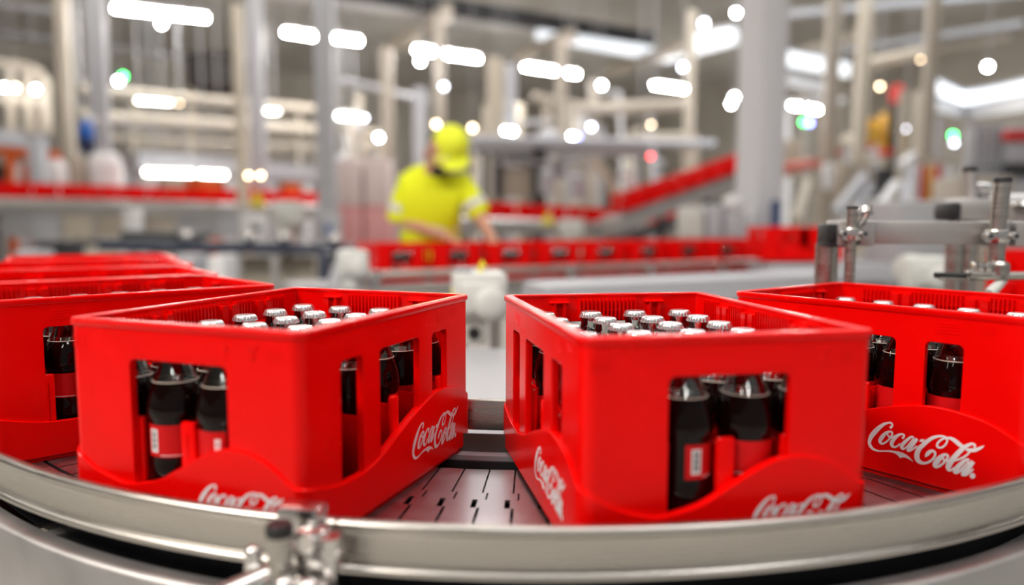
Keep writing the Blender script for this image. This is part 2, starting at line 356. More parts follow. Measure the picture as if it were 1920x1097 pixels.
LOGO=[([(2463,651),(2467,656),(2473,664),(2479,674),(2485,684),(2488,694),(2490,704),(2490,714),(2487,723),(2483,731),(2476,737),(2468,742),(2458,745),(2448,745),(2437,742),(2426,739),(2415,735),(2403,730),(2389,725),(2375,718),(2359,709),(2344,698),(2329,685),(2313,672),(2298,657),(2283,642),(2268,625),(2253,608),(2239,591),(2227,573),(2215,555),(2204,536),(2194,517),(2187,498),(2181,480),(2177,462),(2174,444),(2173,428),(2173,412),(2175,396),(2179,381),(2185,368),(2193,355),(2203,345),(2214,335),(2225,328),(2238,322),(2252,318),(2266,315),(2281,314),(2296,315),(2311,317),(2327,320),(2344,323),(2362,328),(2380,333),(2398,338),(2416,342),(2435,346),(2453,349),(2467,352),(2477,352),(2485,352),(2491,351),(2495,351)],[(2440,674),(2446,679),(2453,684),(2459,690),(2463,694),(2465,698),(2467,703),(2467,708),(2467,711),(2465,714),(2461,717),(2457,719),(2453,720),(2447,720),(2440,718),(2432,714),(2422,709),(2412,703),(2401,695),(2391,687),(2380,677),(2370,666),(2359,653),(2347,638),(2335,623),(2324,607),(2312,590),(2300,573),(2289,557),(2278,540),(2267,525),(2256,510),(2248,496),(2240,482),(2233,468),(2227,455),(2222,443),(2219,431),(2217,420),(2217,410),(2218,401),(2221,392),(2226,383),(2232,374),(2239,366),(2247,359),(2256,353),(2266,348),(2276,344),(2288,341),(2300,340),(2313,340),(2328,340),(2344,343),(2361,346),(2379,351),(2397,355),(2416,360),(2435,365),(2452,369),(2467,373),(2478,376),(2487,379),(2494,380),(2498,382)]),([(2450,630),(2440,627),(2427,621),(2410,613),(2394,602),(2378,589),(2364,573),(2350,557),(2338,541),(2329,524),(2320,506),(2314,489),(2310,471),(2311,455),(2316,441),(2324,431),(2333,425),(2343,421),(2354,420),(2365,422),(2377,427),(2388,435),(2400,444),(2412,455),(2424,467),(2435,481),(2447,496),(2458,511),(2467,526),(2476,540),(2483,553),(2488,566),(2492,578),(2495,589),(2496,599),(2495,609),(2491,619),(2482,626),(2472,629),(2463,631),(2458,632)],[(2458,609),(2450,603),(2438,594),(2427,584),(2417,574),(2409,562),(2400,547),(2391,531),(2383,517),(2375,503),(2368,490),(2363,478),(2359,470),(2357,465),(2355,460),(2354,455),(2354,451),(2355,449),(2358,448),(2363,448),(2369,450),(2377,455),(2388,462),(2398,472),(2409,482),(2420,494),(2430,508),(2441,523),(2449,536),(2456,549),(2462,561),(2466,572),(2469,582),(2471,590),(2472,596),(2473,601),(2472,602),(2470,604),(2464,605),(2456,606),(2450,607)]),([(2414,580),(2415,574),(2418,566),(2421,557),(2427,549),(2434,542),(2442,537),(2451,534),(2460,532),(2469,532),(2479,534),(2487,538),(2497,543),(2507,551),(2517,560),(2526,569),(2532,575)],[(2433,589),(2434,584),(2437,576),(2439,569),(2442,564),(2447,560),(2453,556),(2459,554),(2465,553),(2470,553),(2476,554),(2481,557),(2487,561),(2495,567),(2504,575),(2512,584),(2518,590)]),([(2618,554),(2621,558),(2628,565),(2634,574),(2640,583),(2643,593),(2644,602),(2644,611),(2640,619),(2634,625),(2626,629),(2617,631),(2606,631),(2595,629),(2582,625),(2569,619),(2555,611),(2540,600),(2526,587),(2512,573),(2499,558),(2487,542),(2477,525),(2468,508),(2461,490),(2458,473),(2459,458),(2462,444),(2468,433),(2476,424),(2487,418),(2499,415),(2511,415),(2523,418),(2535,422),(2546,429),(2558,438),(2569,449),(2580,463),(2590,476),(2597,484)],[(2600,577),(2605,581),(2612,585),(2619,590),(2622,593),(2623,595),(2624,599),(2624,602),(2624,604),(2621,606),(2617,607),(2612,608),(2606,607),(2599,604),(2590,599),(2581,592),(2572,584),(2563,574),(2553,560),(2544,546),(2535,532),(2527,519),(2520,505),(2514,492),(2510,482),(2508,475),(2506,469),(2506,463),(2505,459),(2506,454),(2508,450),(2511,446),(2516,443),(2521,443),(2529,445),(2538,449),(2546,455),(2555,464),(2565,476),(2574,488),(2581,497)]),([(2753,622),(2748,623),(2739,624),(2727,624),(2712,619),(2698,609),(2684,596),(2670,581),(2656,568),(2644,554),(2630,539),(2618,524),(2607,509),(2599,494),(2593,479),(2588,464),(2588,447),(2594,432),(2604,423),(2616,418),(2629,417),(2642,422),(2652,431),(2661,440),(2671,452),(2680,465),(2690,480),(2700,496),(2711,514),(2724,535),(2738,559),(2752,581),(2761,596)],[(2748,598),(2742,598),(2735,599),(2728,599),(2723,596),(2715,587),(2705,574),(2694,559),(2683,544),(2673,529),(2663,514),(2654,499),(2647,487),(2641,476),(2636,467),(2634,460),(2632,459),(2631,457),(2631,452),(2632,448),(2632,445),(2634,445),(2639,449),(2647,456),(2655,465),(2664,476),(2674,490),(2684,506),(2695,523),(2709,544),(2723,568),(2737,590),(2746,605)]),([(2773,614),(2766,602),(2757,585),(2746,567),(2735,549),(2724,533),(2712,515),(2701,499),(2692,484),(2685,471),(2679,458),(2674,445),(2671,428),(2679,412),(2691,409),(2703,411),(2713,416),(2724,423),(2734,431),(2745,441),(2755,452),(2768,464),(2781,479),(2794,493),(2802,502)],[(2809,595),(2803,583),(2794,566),(2784,547),(2774,528),(2764,509),(2753,490),(2743,473),(2734,457),(2724,445),(2714,435),(2708,430),(2706,433),(2702,440),(2700,440),(2702,438),(2707,439),(2714,442),(2722,449),(2732,458),(2743,467),(2755,479),(2769,493),(2781,506),(2790,515)]),([(2906,394),(2913,401),(2923,409),(2933,419),(2942,427),(2949,436),(2955,445),(2960,453),(2965,460),(2971,466),(2976,472),(2981,477),(2984,479),(2988,479),(2992,477),(2996,474),(2998,470),(2999,465),(3000,457),(2999,449),(2997,439),(2994,429),(2989,418),(2983,406),(2976,396),(2967,385),(2957,374),(2946,363),(2935,354),(2924,346),(2913,339),(2902,334),(2891,331),(2881,331),(2871,333),(2862,336),(2854,340),(2848,345),(2843,351),(2839,357),(2836,364),(2834,373),(2832,383),(2831,395),(2831,407),(2833,422),(2837,439),(2841,456),(2847,471),(2853,482),(2861,494),(2873,508),(2885,524),(2898,542),(2911,559),(2923,576),(2936,591),(2949,606),(2962,620),(2976,633),(2989,644),(3003,654),(3017,663),(3031,671),(3044,678),(3056,683),(3068,687),(3079,689),(3088,690),(3098,690),(3106,688),(3114,686),(3120,683),(3124,679),(3128,674),(3130,668),(3132,662),(3131,655),(3129,646),(3126,636),(3122,627),(3115,615),(3107,603),(3098,592),(3090,583),(3083,577),(3075,573),(3068,570),(3062,568),(3056,568),(3050,570),(3046,572),(3044,574),(3043,577),(3042,581),(3043,587),(3045,594),(3049,604),(3055,615),(3063,626),(3071,637),(3079,646),(3089,655),(3099,662),(3108,669),(3117,674),(3127,678),(3136,681),(3146,683),(3156,683),(3165,683),(3173,681),(3182,678),(3191,674),(3202,668),(3214,661),(3225,654),(3235,647),(3245,640),(3256,632),(3268,625),(3280,619),(3292,614),(3303,610),(3310,607)],[(2895,400),(2896,409),(2897,422),(2900,437),(2905,451),(2912,463),(2920,474),(2930,485),(2941,494),(2952,502),(2964,507),(2976,511),(2989,512),(3000,509),(3010,504),(3018,496),(3024,486),(3027,475),(3028,462),(3027,449),(3024,436),(3019,422),(3013,408),(3006,393),(2997,379),(2986,366),(2974,352),(2961,340),(2948,329),(2935,320),(2921,312),(2907,305),(2893,299),(2878,295),(2863,292),(2848,291),(2833,292),(2819,296),(2806,303),(2794,312),(2783,326),(2776,342),(2771,360),(2769,380),(2769,401),(2773,424),(2779,447),(2787,471),(2797,493),(2810,513),(2824,530),(2837,544),(2849,557),(2861,573),(2875,590),(2890,608),(2906,625),(2922,640),(2938,654),(2955,667),(2972,679),(2990,688),(3007,696),(3023,702),(3039,707),(3053,711),(3066,715),(3079,717),(3092,717),(3104,717),(3115,715),(3126,711),(3135,706),(3143,698),(3148,689),(3152,678),(3153,667),(3153,655),(3151,643),(3147,630),(3141,617),(3134,603),(3125,589),(3115,576),(3104,564),(3094,555),(3082,548),(3071,544),(3061,541),(3050,541),(3039,543),(3030,547),(3022,555),(3018,565),(3016,576),(3017,589),(3021,601),(3027,615),(3035,628),(3044,642),(3054,654),(3065,665),(3076,675),(3088,684),(3099,692),(3111,698),(3122,703),(3134,707),(3145,710),(3156,714),(3168,717),(3180,719),(3194,719),(3208,716),(3223,712),(3237,706),(3250,700),(3262,693),(3274,685),(3284,677),(3293,671),(3303,665),(3314,659),(3324,654),(3331,650)]),([(3352,592),(3358,590),(3368,588),(3381,586),(3394,585),(3407,587),(3422,589),(3436,593),(3451,599),(3464,606),(3477,615),(3488,624),(3498,633),(3507,641),(3516,649),(3523,658),(3530,666),(3536,675),(3540,684),(3543,691),(3546,696)],[(3356,622),(3364,623),(3374,625),(3385,627),(3396,630),(3407,632),(3419,635),(3431,638),(3442,642),(3452,646),(3463,651),(3474,657),(3484,663),(3493,668),(3502,674),(3510,679),(3518,684),(3525,688),(3532,693),(3538,697),(3543,700)]),([(3125,504),(3117,500),(3105,493),(3090,484),(3076,472),(3061,458),(3047,443),(3033,426),(3021,409),(3011,391),(3003,372),(2996,353),(2992,334),(2993,315),(3001,301),(3011,292),(3023,289),(3035,289),(3046,292),(3057,298),(3069,306),(3081,317),(3094,330),(3106,345),(3118,360),(3130,376),(3141,394),(3151,411),(3160,427),(3166,441),(3171,454),(3175,468),(3174,483),(3165,495),(3154,501),(3145,505),(3139,507)],[(3140,480),(3133,472),(3125,461),(3115,450),(3108,438),(3100,424),(3091,408),(3083,392),(3075,377),(3068,363),(3060,349),(3053,337),(3049,330),(3046,330),(3043,330),(3039,328),(3037,326),(3038,325),(3041,325),(3047,328),(3055,333),(3064,341),(3076,352),(3088,364),(3099,377),(3109,392),(3120,408),(3129,424),(3136,438),(3142,450),(3146,460),(3148,467),(3148,468),(3147,469),(3141,472),(3132,475),(3126,477)]),([(3092,446),(3094,439),(3096,429),(3100,418),(3106,407),(3114,401),(3122,396),(3132,394),(3143,395),(3155,399),(3167,405),(3177,411),(3183,415)],[(3116,457),(3117,450),(3120,441),(3122,432),(3125,427),(3128,425),(3133,422),(3138,421),(3143,421),(3150,424),(3159,429),(3168,435),(3174,439)]),([(3453,645),(3455,651),(3458,661),(3461,672),(3459,686),(3453,695),(3444,701),(3434,704),(3423,705),(3411,703),(3400,699),(3389,693),(3378,686),(3365,679),(3352,670),(3336,658),(3320,643),(3303,623),(3284,601),(3265,577),(3247,553),(3230,528),(3213,501),(3196,474),(3182,449),(3169,425),(3157,402),(3147,379),(3141,355),(3141,331),(3148,313),(3157,300),(3168,291),(3183,288),(3196,292),(3206,298),(3215,305),(3225,314),(3236,325),(3245,335),(3251,342)],[(3431,651),(3434,658),(3436,666),(3438,672),(3438,673),(3437,673),(3433,676),(3427,677),(3422,677),(3417,674),(3410,669),(3403,663),(3393,654),(3383,645),(3373,634),(3362,623),(3350,608),(3337,590),(3322,568),(3306,544),(3291,520),(3276,496),(3261,470),(3247,445),(3235,421),(3225,399),(3215,378),(3209,361),(3204,350),(3201,343),(3197,336),(3195,328),(3193,325),(3189,324),(3190,323),(3196,326),(3203,330),(3211,336),(3221,345),(3230,354),(3236,360)]),([(3387,591),(3382,583),(3375,572),(3367,560),(3359,548),(3349,538),(3338,526),(3326,515),(3313,504),(3299,492),(3283,480),(3266,469),(3252,459),(3239,451),(3228,443),(3219,438),(3212,433)],[(3405,579),(3400,571),(3393,559),(3385,545),(3374,532),(3364,520),(3352,507),(3339,495),(3325,483),(3309,471),(3292,459),(3275,448),(3260,439),(3247,430),(3235,423),(3226,418),(3219,414)]),([(3401,503),(3395,503),(3384,504),(3370,503),(3354,495),(3338,483),(3322,467),(3308,450),(3294,434),(3281,418),(3268,402),(3256,385),(3246,369),(3238,353),(3232,336),(3227,319),(3227,297),(3240,280),(3256,277),(3269,281),(3281,287),(3292,295),(3301,305),(3311,316),(3320,328),(3329,343),(3338,359),(3347,376),(3357,393),(3369,411),(3384,432),(3397,451),(3406,464)],[(3397,473),(3390,472),(3382,471),(3375,469),(3369,464),(3361,455),(3351,439),(3340,421),(3329,404),(3319,387),(3310,371),(3302,355),(3295,342),(3288,329),(3282,319),(3279,313),(3277,317),(3270,324),(3268,322),(3270,319),(3274,317),(3278,319),(3285,325),(3292,334),(3300,344),(3309,357),(3318,372),(3328,388),(3339,406),(3352,425),(3366,446),(3379,465),(3388,478)]),([(3419,493),(3411,478),(3400,457),(3387,434),(3375,413),(3362,393),(3349,373),(3336,354),(3328,338),(3323,326),(3320,315),(3317,300),(3324,276),(3338,273),(3351,275),(3364,279),(3377,286),(3389,297),(3399,310),(3409,322),(3419,334),(3429,348),(3440,362),(3449,375),(3456,384)],[(3460,472),(3454,456),(3444,434),(3433,409),(3421,386),(3410,363),(3398,341),(3387,321),(3377,305),(3367,293),(3358,288),(3355,291),(3348,308),(3345,308),(3350,308),(3358,311),(3366,314),(3373,320),(3381,329),(3391,341),(3401,353),(3412,365),(3424,379),(3435,390),(3442,399)]),([(2454,371),(2504,377),(2549,382),(2582,385),(2604,384),(2626,382),(2659,374),(2709,350),(2763,299)],[(2455,348),(2506,353),(2545,346),(2579,326),(2600,302),(2623,320),(2656,329),(2699,322),(2763,298)]),([(2840,612),(2887,616)],[(2818,574),(2863,574)]),([(3475,316),(3472,328),(3465,338),(3454,343),(3442,342),(3430,336),(3421,326),(3415,313),(3413,299)],[(3475,316),(3473,302),(3467,289),(3458,279),(3446,273),(3434,272),(3424,277),(3416,286),(3413,299)])]

# ------------------------------------------------------------------ bottle crate
def spline(P, n=8):
    out = []
    for i in range(len(P)-1):
        a, b, c, d = P[max(i-1,0)], P[i], P[i+1], P[min(i+2,len(P)-1)]
        for k in range(n):
            t = k/n
            out.append(tuple(.5*(2*b[j] + (-a[j]+c[j])*t + (2*a[j]-5*b[j]+4*c[j]-d[j])*t*t + (-a[j]+3*b[j]-3*c[j]+d[j])*t**3) for j in (0, 1)))
    out.append(tuple(P[-1]))
    return out
mm = 0.001
CL, CS, CH, CR = 0.400, 0.300, 0.2237, 0.013      # crate length, width, height, corner radius
WAVE_L = spline([(0,67),(13,66),(40,59),(64,54.5),(90,53),(113,53.5),(149,61),(194,78),(246,95),(281,103),(303,104.5),(326,103),(358,97),(387,83),(400,77)])
WAVE_S = spline([(0,77),(13,71),(33,60),(58,52),(80,49),(118,57),(148,73),(187,94),(215,101),(242,97.5),(266,87),(287,71),(300,67)])
def wave(W, t):
    for (a, za), (b, zb) in zip(W, W[1:]):
        if a <= t <= b:
            return za + (zb-za)*(t-a)/max(b-a, 1e-9)
    return W[-1][1]
def face_map(k):
    """t along the face as seen from outside, z up, o outward"""
    if k == 0: return lambda t, z, o: Vector((t - CL/2, -CS/2 - o, z))
    if k == 1: return lambda t, z, o: Vector((CL/2 + o, t - CS/2, z))
    if k == 2: return lambda t, z, o: Vector((CL/2 - t, CS/2 + o, z))
    return lambda t, z, o: Vector((-CL/2 - o, CS/2 - t, z))
def window_loop(W, t0, t1, top, r=7):
    n = max(3, int((t1-t0)/6))
    pts = [(t0 + (t1-t0)*i/n, wave(W, t0 + (t1-t0)*i/n) - 1.0) for i in range(n+1)]
    for cx, a0 in ((t1 - r, 0), (t0 + r, 90)):
        for k in range(6):
            a = math.radians(a0 + 90*k/5)
            pts.append((cx + r*math.cos(a), top - r + r*math.sin(a)))
    return [(x*mm, y*mm) for x, y in pts]
def corner_sweep(mb, prof, full=False, n=8, tops=None):
    """sweep an (o, z) outline round the four vertical corners, or round the whole rim"""
    path = []
    for cx, cy, a0 in ((CL/2-CR, -CS/2+CR, -90), (CL/2-CR, CS/2-CR, 0), (-CL/2+CR, CS/2-CR, 90), (-CL/2+CR, -CS/2+CR, 180)):
        path.append([(cx, cy, math.radians(a0 + 90*k/n)) for k in range(n+1)])
    runs = [sum(path, [])] if full else path
    m = len(prof)
    for ri, run in enumerate(runs):
        vs, fs = [], []
        for si, (cx, cy, a) in enumerate(run):
            for o, z in prof:
                if tops and z < 0:           # measured down from the wave line, which runs on round the corner
                    t0, t1 = tops[ri]
                    z += (t0 + (t1-t0)*si/n)*mm + .0010
                vs.append((cx + (CR+o)*math.cos(a), cy + (CR+o)*math.sin(a), z))
        K = len(run)
        for i in range(K if full else K-1):
            i2 = (i+1) % K
            for j in range(m):
                j2 = (j+1) % m
                fs.append((i*m+j, i2*m+j, i2*m+j2, i*m+j2))
        if not full:
            fs.append(tuple(range(m))[::-1]); fs.append(tuple((K-1)*m + j for j in range(m)))
        mb.add(vs, fs)
def crate_shell():
    mb = MB()
    for k in range(4):
        W, LEN = (WAVE_L, 400) if k % 2 == 0 else (WAVE_S, 300)
        fm = face_map(k)
        wins = [(67,111),(147,245),(281,325)] if k % 2 == 0 else [(85,211)]
        holes = [window_loop(W, a, b, 183.5) for a, b in wins]
        outer = [(.012,.004),(LEN*mm-.012,.004),(LEN*mm-.012,CH-.003),(.012,CH-.003)]
        v, f = flat_panel(outer, holes, .009, .0009)
        mb.add([fm(p.x, p.y, p.z - .0045) for p in v], f)
        # raised lower band with the wave edge
        n = 64
        ts = [12 + (LEN-24)*i/n for i in range(n+1)]
        outer = [(12*mm,.006),((LEN-12)*mm,.006)] + [(t*mm, wave(W, t)*mm) for t in reversed(ts)]
        v, f = flat_panel(outer, [], .0034, .0011)
        mb.add([fm(p.x, p.y, p.z + .0012) for p in v], f)
        # small moulded ribs and marks near the top
        for (a, b, z0, rows) in (((78,104,194,4),(295,319,196,4),(342,358,201,3)) if k % 2 == 0 else ((8,26,193,4),(262,278,196,3))):
            for q in range(rows):
                z = z0 + q*3.6
                lo, hi = fm(a*mm, z*mm, -.0004), fm(b*mm, (z+1.3)*mm, .0007)
                mb.box([min(lo[i],hi[i]) for i in range(3)], [max(lo[i],hi[i]) for i in range(3)])
        if k % 2:
            for t, z in ((212,203),(240,206),(247,206),(243.5,201),(243.5,195)):
                c = fm(t*mm, z*mm, .0003)
                mb.sphere(c, .0022, 8)
            lo, hi = fm(84*mm, 189*mm, -.0004), fm(212*mm, 213*mm, .0005)
            mb.box([min(lo[i],hi[i]) for i in range(3)], [max(lo[i],hi[i]) for i in range(3)])
        # inner face: fins, posts and ledges under the rim
        def ibox(t0, t1, z0, z1, depth, base=.0088):
            lo, hi = fm(t0*mm, z0*mm, -base-depth), fm(t1*mm, z1*mm, -base)
            mb.box([min(lo[i],hi[i]) for i in range(3)], [max(lo[i],hi[i]) for i in range(3)])
        if k % 2 == 0:
            secs = [(52,92),(131,206),(246,276),(318,352)] if k == 0 else [(48,82),(124,154),(194,269),(308,348)]
            posts = [97,115,212,230,282,300] if k == 0 else [88,106,160,178,275,293]
        else:
            secs, posts = [(108,192)], []
        for a, b in secs:
            nf = int((b-a)/6.0)
            for q in range(nf+1):
                t = a + (b-a)*q/nf
                ibox(t-1.1, t+1.1, 186, 217, .0075)
            ibox(a, b, 199, 200.2, .004)
        for t in posts:
            ibox(t-5.5, t+5.5, 186, 213, .011)
        if k % 2:
            for t in (78, 222):
                v = [fm((t+d)*mm, z*mm, -o) for d, z, o in ((-15,214,.0085),(15,214,.0085),(15,211,.0085),(-15,211,.0085),(-13,212,.017),(13,212,.017),(7,204,.0085),(-7,204,.0085))]
                mb.add(v, [(0,1,5,4),(4,5,6,7),(1,2,5),(2,6,5),(0,4,3),(3,4,7)])
                ibox(t-9, t-5, 186, 211, .007); ibox(t+5, t+9, 186, 211, .007)
    corner_sweep(mb, [(-.009,.004),(0,.004),(0,CH-.003),(-.009,CH-.003)])
    ends = [(wave(WAVE_L, 388), wave(WAVE_S, 12)), (wave(WAVE_S, 288), wave(WAVE_L, 12))]*2
    corner_sweep(mb, [(-.001,.006),(.0019,.006),(.0029,.007),(.0029,-.0021),(.0018,-.0010),(-.001,-.0010)], tops=ends)
    # rim: a flange all round with a softly rounded top and a small drip edge
    corner_sweep(mb, [(-.0102,CH-.004),(-.0102,CH-.001),(-.0092,CH),(.0012,CH),(.0026,CH-.0014),(.0026,CH-.0062),(.0012,CH-.0082),(0,CH-.0092),(-.006,CH-.0092)], True)
    # foot
    corner_sweep(mb, [(-.012,.0),(-.002,.0),(-.002,.0065),(-.012,.0065)], True)
    mb.box((-CL/2+.004,-CS/2+.004,.004), (CL/2-.004,CS/2-.004,.007))
    return mb.mesh('bottle_crate', RED, 40)
PX_, PY_ = 0.0642, 0.0690
def divider_mesh():
    mb = MB()
    x0, y0 = CL/2 - .009, CS/2 - .009
    for i in range(5):
        x = (i-2)*PX_
        mb.bbox((x-.0013,-y0,.006),(x+.0013,y0,.107), .0006)
        for s in (-1, 1):
            mb.bbox((x-.008, s*y0-(.008 if s>0 else 0), .006),(x+.008, s*y0+(.008 if s<0 else 0), .117), .0028)
    for j in range(3):
        y = (j-1)*PY_
        mb.bbox((-x0,y-.0013,.006),(x0,y+.0013,.107), .0006)
        for s in (-1, 1):
            mb.bbox((s*x0-(.008 if s>0 else 0), y-.0095, .006),(s*x0+(.008 if s<0 else 0), y+.0095, .119), .003)
    return mb.mesh('bottle_divider', RED, 40)
def logo_mesh(long_face):
    mb = MB()
    for li, (L, R) in enumerate(LOGO):
        vs, fs = [], []
        for side in (L, R):
            for t, z in side:
                t, z = t*.1, z*.1
                if not long_face:
                    t, z = 176 + (t-221.3)*.77, 60 - (71-z)*.77
                vs.append((t*mm, z*mm))
        n = len(L)
        fs = [(i, i+1, n+i+1, n+i) for i in range(n-1)]
        z0, z1 = .0030, .00328 + .000012*li
        v3 = [(x, y, z1) for x, y in vs]
        mb.add(v3, fs)
    return mb
def logo_on_face(k):
    src = logo_mesh(k % 2 == 0)
    fm = face_map(k)
    out = MB()
    out.v = [tuple(fm(x, y, o)) for x, y, o in src.v]
    out.f, out.mi = src.f, src.mi
    return out.mesh('script_logo', WHITE_INK, 0)
SHELL, DIVIDER = crate_shell(), divider_mesh()
LOGOS = [logo_on_face(k) for k in range(4)]
def make_crate(label, x, y, rz, z=0.0, group=None, inner=True, logos=(0,1,2,3), rx=0.0):
    t = thing('bottle_crate', label, 'crate', (x, y, z), rz, group)
    if rx: t.rotation_euler = Euler((0, rx, rz), 'XYZ')
    link('shell', SHELL, t)
    if inner: link('bottle_divider', DIVIDER, t)
    for k in logos:
        tag(link('script_logo', LOGOS[k], t), 'white script lettering on the raised band')
    return t

# ------------------------------------------------------------------ cola bottle
PROF = [(0,4),(20,1.5),(25,0),(28,2),(30,8),(30.2,20),(29.6,45),(28.2,62),(27.6,70),(27.6,106),(28.6,110),(30.4,115),(30.8,120),(30.2,126),(28.6,134),(26.2,142),(23.2,150)]
NECK = [(23.2,150),(20.4,157),(17.6,164),(15.4,171),(14.0,178),(13.2,184),(13.0,187),(14.6,187.6),(14.8,189),(14.6,190.5),(12.8,191.2)]
def bottle_meshes():
    sc_ = lambda P: [(r*mm, z*mm) for r, z in P]
    glass = MB().lathe(sc_(NECK), 28, cap=False).mesh('cola_bottle', GLASS, 60)
    liq = MB().lathe(sc_(PROF), 28, cap=True)
    ring = [(23.1 + .55*math.cos(a), 150.1 + .6*math.sin(a)) for a in [2*math.pi*k/8 for k in range(9)]]  # thin pale ring modelled in place of the refraction highlight
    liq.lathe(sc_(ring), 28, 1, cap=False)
    liquid = liq.mesh('cola', [COLA, RING_GLINT], 60)
    cp = MB()
    n = 84
    rows = [(16.0,186.6,1.0),(15.9,188.2,1.0),(15.0,191.4,.45),(14.3,193.2,.1),(13.0,194.4,0),(9.5,194.9,0),(0.01,195.0,0)]
    vs, fs = [], []
    for r, z, amp in rows:
        for i in range(n):
            a = 2*math.pi*i/n
            rr = r + amp*.75*math.cos(21*a)
            vs.append((rr*mm*math.cos(a), rr*mm*math.sin(a), z*mm))
    for j in range(len(rows)-1):
        for i in range(n):
            fs.append((j*n+i, j*n+(i+1)%n, (j+1)*n+(i+1)%n, (j+1)*n+i))
    cp.add(vs, fs)
    cap_ = cp.mesh('crown_cap', CAPM, 50)
    lb = MB()
    r = 27.9*mm
    for a0, a1 in ((-2.75, 2.75),):
        lb.lathe([(r, 71*mm), (r, 105.5*mm)], 40, 0, cap=False, a0=a0, a1=a1)
    # white code field and bar code
    for a0, a1, z0, z1 in ((2.34, 2.56, 82, 98), (-2.52, -2.16, 76, 101)):
        lb.lathe([(r + .15*mm, z0*mm), (r + .15*mm, z1*mm)], 6, 1, cap=False, a0=a0, a1=a1)
    for q in range(11):
        z = (78.2 + q*2.0)*mm
        lb.lathe([(r + .3*mm, z), (r + .3*mm, z + (.6 + .5*((q*7) % 3))*mm)], 4, 2, cap=False, a0=-2.46, a1=-2.22)
    for q in range(2):
        lb.lathe([(r + .3*mm, (84.5+q*7)*mm), (r + .3*mm, (86+q*7)*mm)], 3, 2, cap=False, a0=2.40, a1=2.49)
    # white rule round the lower edge of the label
    lb.lathe([(r + .12*mm, 72.6*mm), (r + .12*mm, 73.4*mm)], 40, 1, cap=False, a0=-2.05, a1=2.2)
    label = lb.mesh('bottle_label', [LABEL, LABEL_W, INK], 60)
    return glass, liquid, cap_, label
B_GLASS, B_LIQ, B_CAP, B_LABEL = bottle_meshes()
def make_bottle(label, x, y, z, rz, group):
    t = thing('cola_bottle', label, 'bottle', (x, y, z), rz, group)
    link('glass_neck', B_GLASS, t)
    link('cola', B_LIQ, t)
    tag(link('paper_label', B_LABEL, t), 'red wrap label with white code field')
    tag(link('crown_cap', B_CAP, t), 'silver crimped crown cap')
    return t
ROW6 = ['front','second','third','fourth','fifth','rear']
COL4 = ['leftmost','second from left','third from left','rightmost']
COL6 = ['leftmost','second from left','third from left','fourth from left','fifth from left','rightmost']
def fill_crate(x, y, rz, which, along, dx=0.0, dy=0.0):
    """24 bottles; along = 'end' when a short side faces the lens, 'side' when a long side does"""
    for i in range(6):
        for j in range(4):
            lx, ly = (i-2.5)*PX_ + dx, (j-1.5)*PY_*.965 + dy
            lx += random.uniform(-.0012, .0012); ly += random.uniform(-.0012, .0012)
            wx, wy = x + lx*math.cos(rz) - ly*math.sin(rz), y + lx*math.sin(rz) + ly*math.cos(rz)
            if along == 'end':
                lab = 'capped cola bottle, %s row, %s, inside the %s' % (ROW6[i], COL4[3-j], which)
            else:
                lab = 'capped cola bottle, %s row, %s, inside the %s' % (['front','second','third','rear'][j], COL6[i], which)
            make_bottle(lab, wx, wy, .0075, random.uniform(0, 6.28), 'cola bottles in the ' + which)

CR_A, CR_B, CR_C, CR_D = (-0.637,1.2086,.7465), (-0.2725,.9481,1.2186), (.1745,.9082,1.7619), (.5801,1.0766,-.9163)
make_crate('red crate in sharp focus, left of the gap, bottle tops showing', *CR_B)
fill_crate(*CR_B, 'crate left of the gap', 'end', -.004, .004)
make_crate('red crate right of the gap, its one-window end facing us', *CR_C)
fill_crate(*CR_C, 'crate right of the gap', 'end')
make_crate('red crate with large sharp logo, behind the rail at far right', *CR_D)
fill_crate(*CR_D, 'far right crate', 'side')
make_crate('red crate at the left edge, half hidden by the next crate', *CR_A)
fill_crate(*CR_A, 'left edge crate', 'side')
make_crate('red crate just behind the left edge crate, only its rim showing', -.826, 1.478, .64)
make_crate('rearmost but one of the red crates queuing at left', -1.005, 1.80, .60)
make_crate('rearmost of the red crates queuing at left, blurred rim', -1.18, 2.12, .56)
make_crate('red crate cut off by the right frame edge, behind the steel stand', 2.02, 2.78, -.80)

# ------------------------------------------------------------------ curved conveyor
OX, OY = 0.03, 1.745                       # centre of the bend
def pol(r, deg, z):
    """deg = 0 points towards the lens, positive to the right"""
    a = math.radians(deg)
    return Vector((OX + r*math.sin(a), OY - r*math.cos(a), z))
def sweep_arc(mb, prof, d0, d1, step=1.5, mi=0, close=True, ext0=0.0, ext1=0.0):
    """prof = closed (radius, z) outline swept round the bend, with straight run-outs at the ends"""
    n = max(1, int(abs(d1-d0)/step))
    m = len(prof)
    secs = []
    for i in range(n+1):
        d = d0 + (d1-d0)*i/n
        secs.append([pol(r, d, z) for r, z in prof])
    if ext0:
        a = math.radians(d0); off = Vector((-math.cos(a), -math.sin(a), 0))*ext0
        secs.insert(0, [p + off for p in secs[0]])
    if ext1:
        a = math.radians(d1); off = Vector((math.cos(a), math.sin(a), 0))*ext1
        secs.append([p + off for p in secs[-1]])
    vs = [p for s_ in secs for p in s_]
    fs = []
    for i in range(len(secs)-1):
        for j in range(m):
            j2 = (j+1) % m
            fs.append((i*m+j, (i+1)*m+j, (i+1)*m+j2, i*m+j2))
    fs.append(tuple(range(m))); fs.append(tuple((len(secs)-1)*m + j for j in range(m))[::-1])
    mb.add(vs, fs, mi)
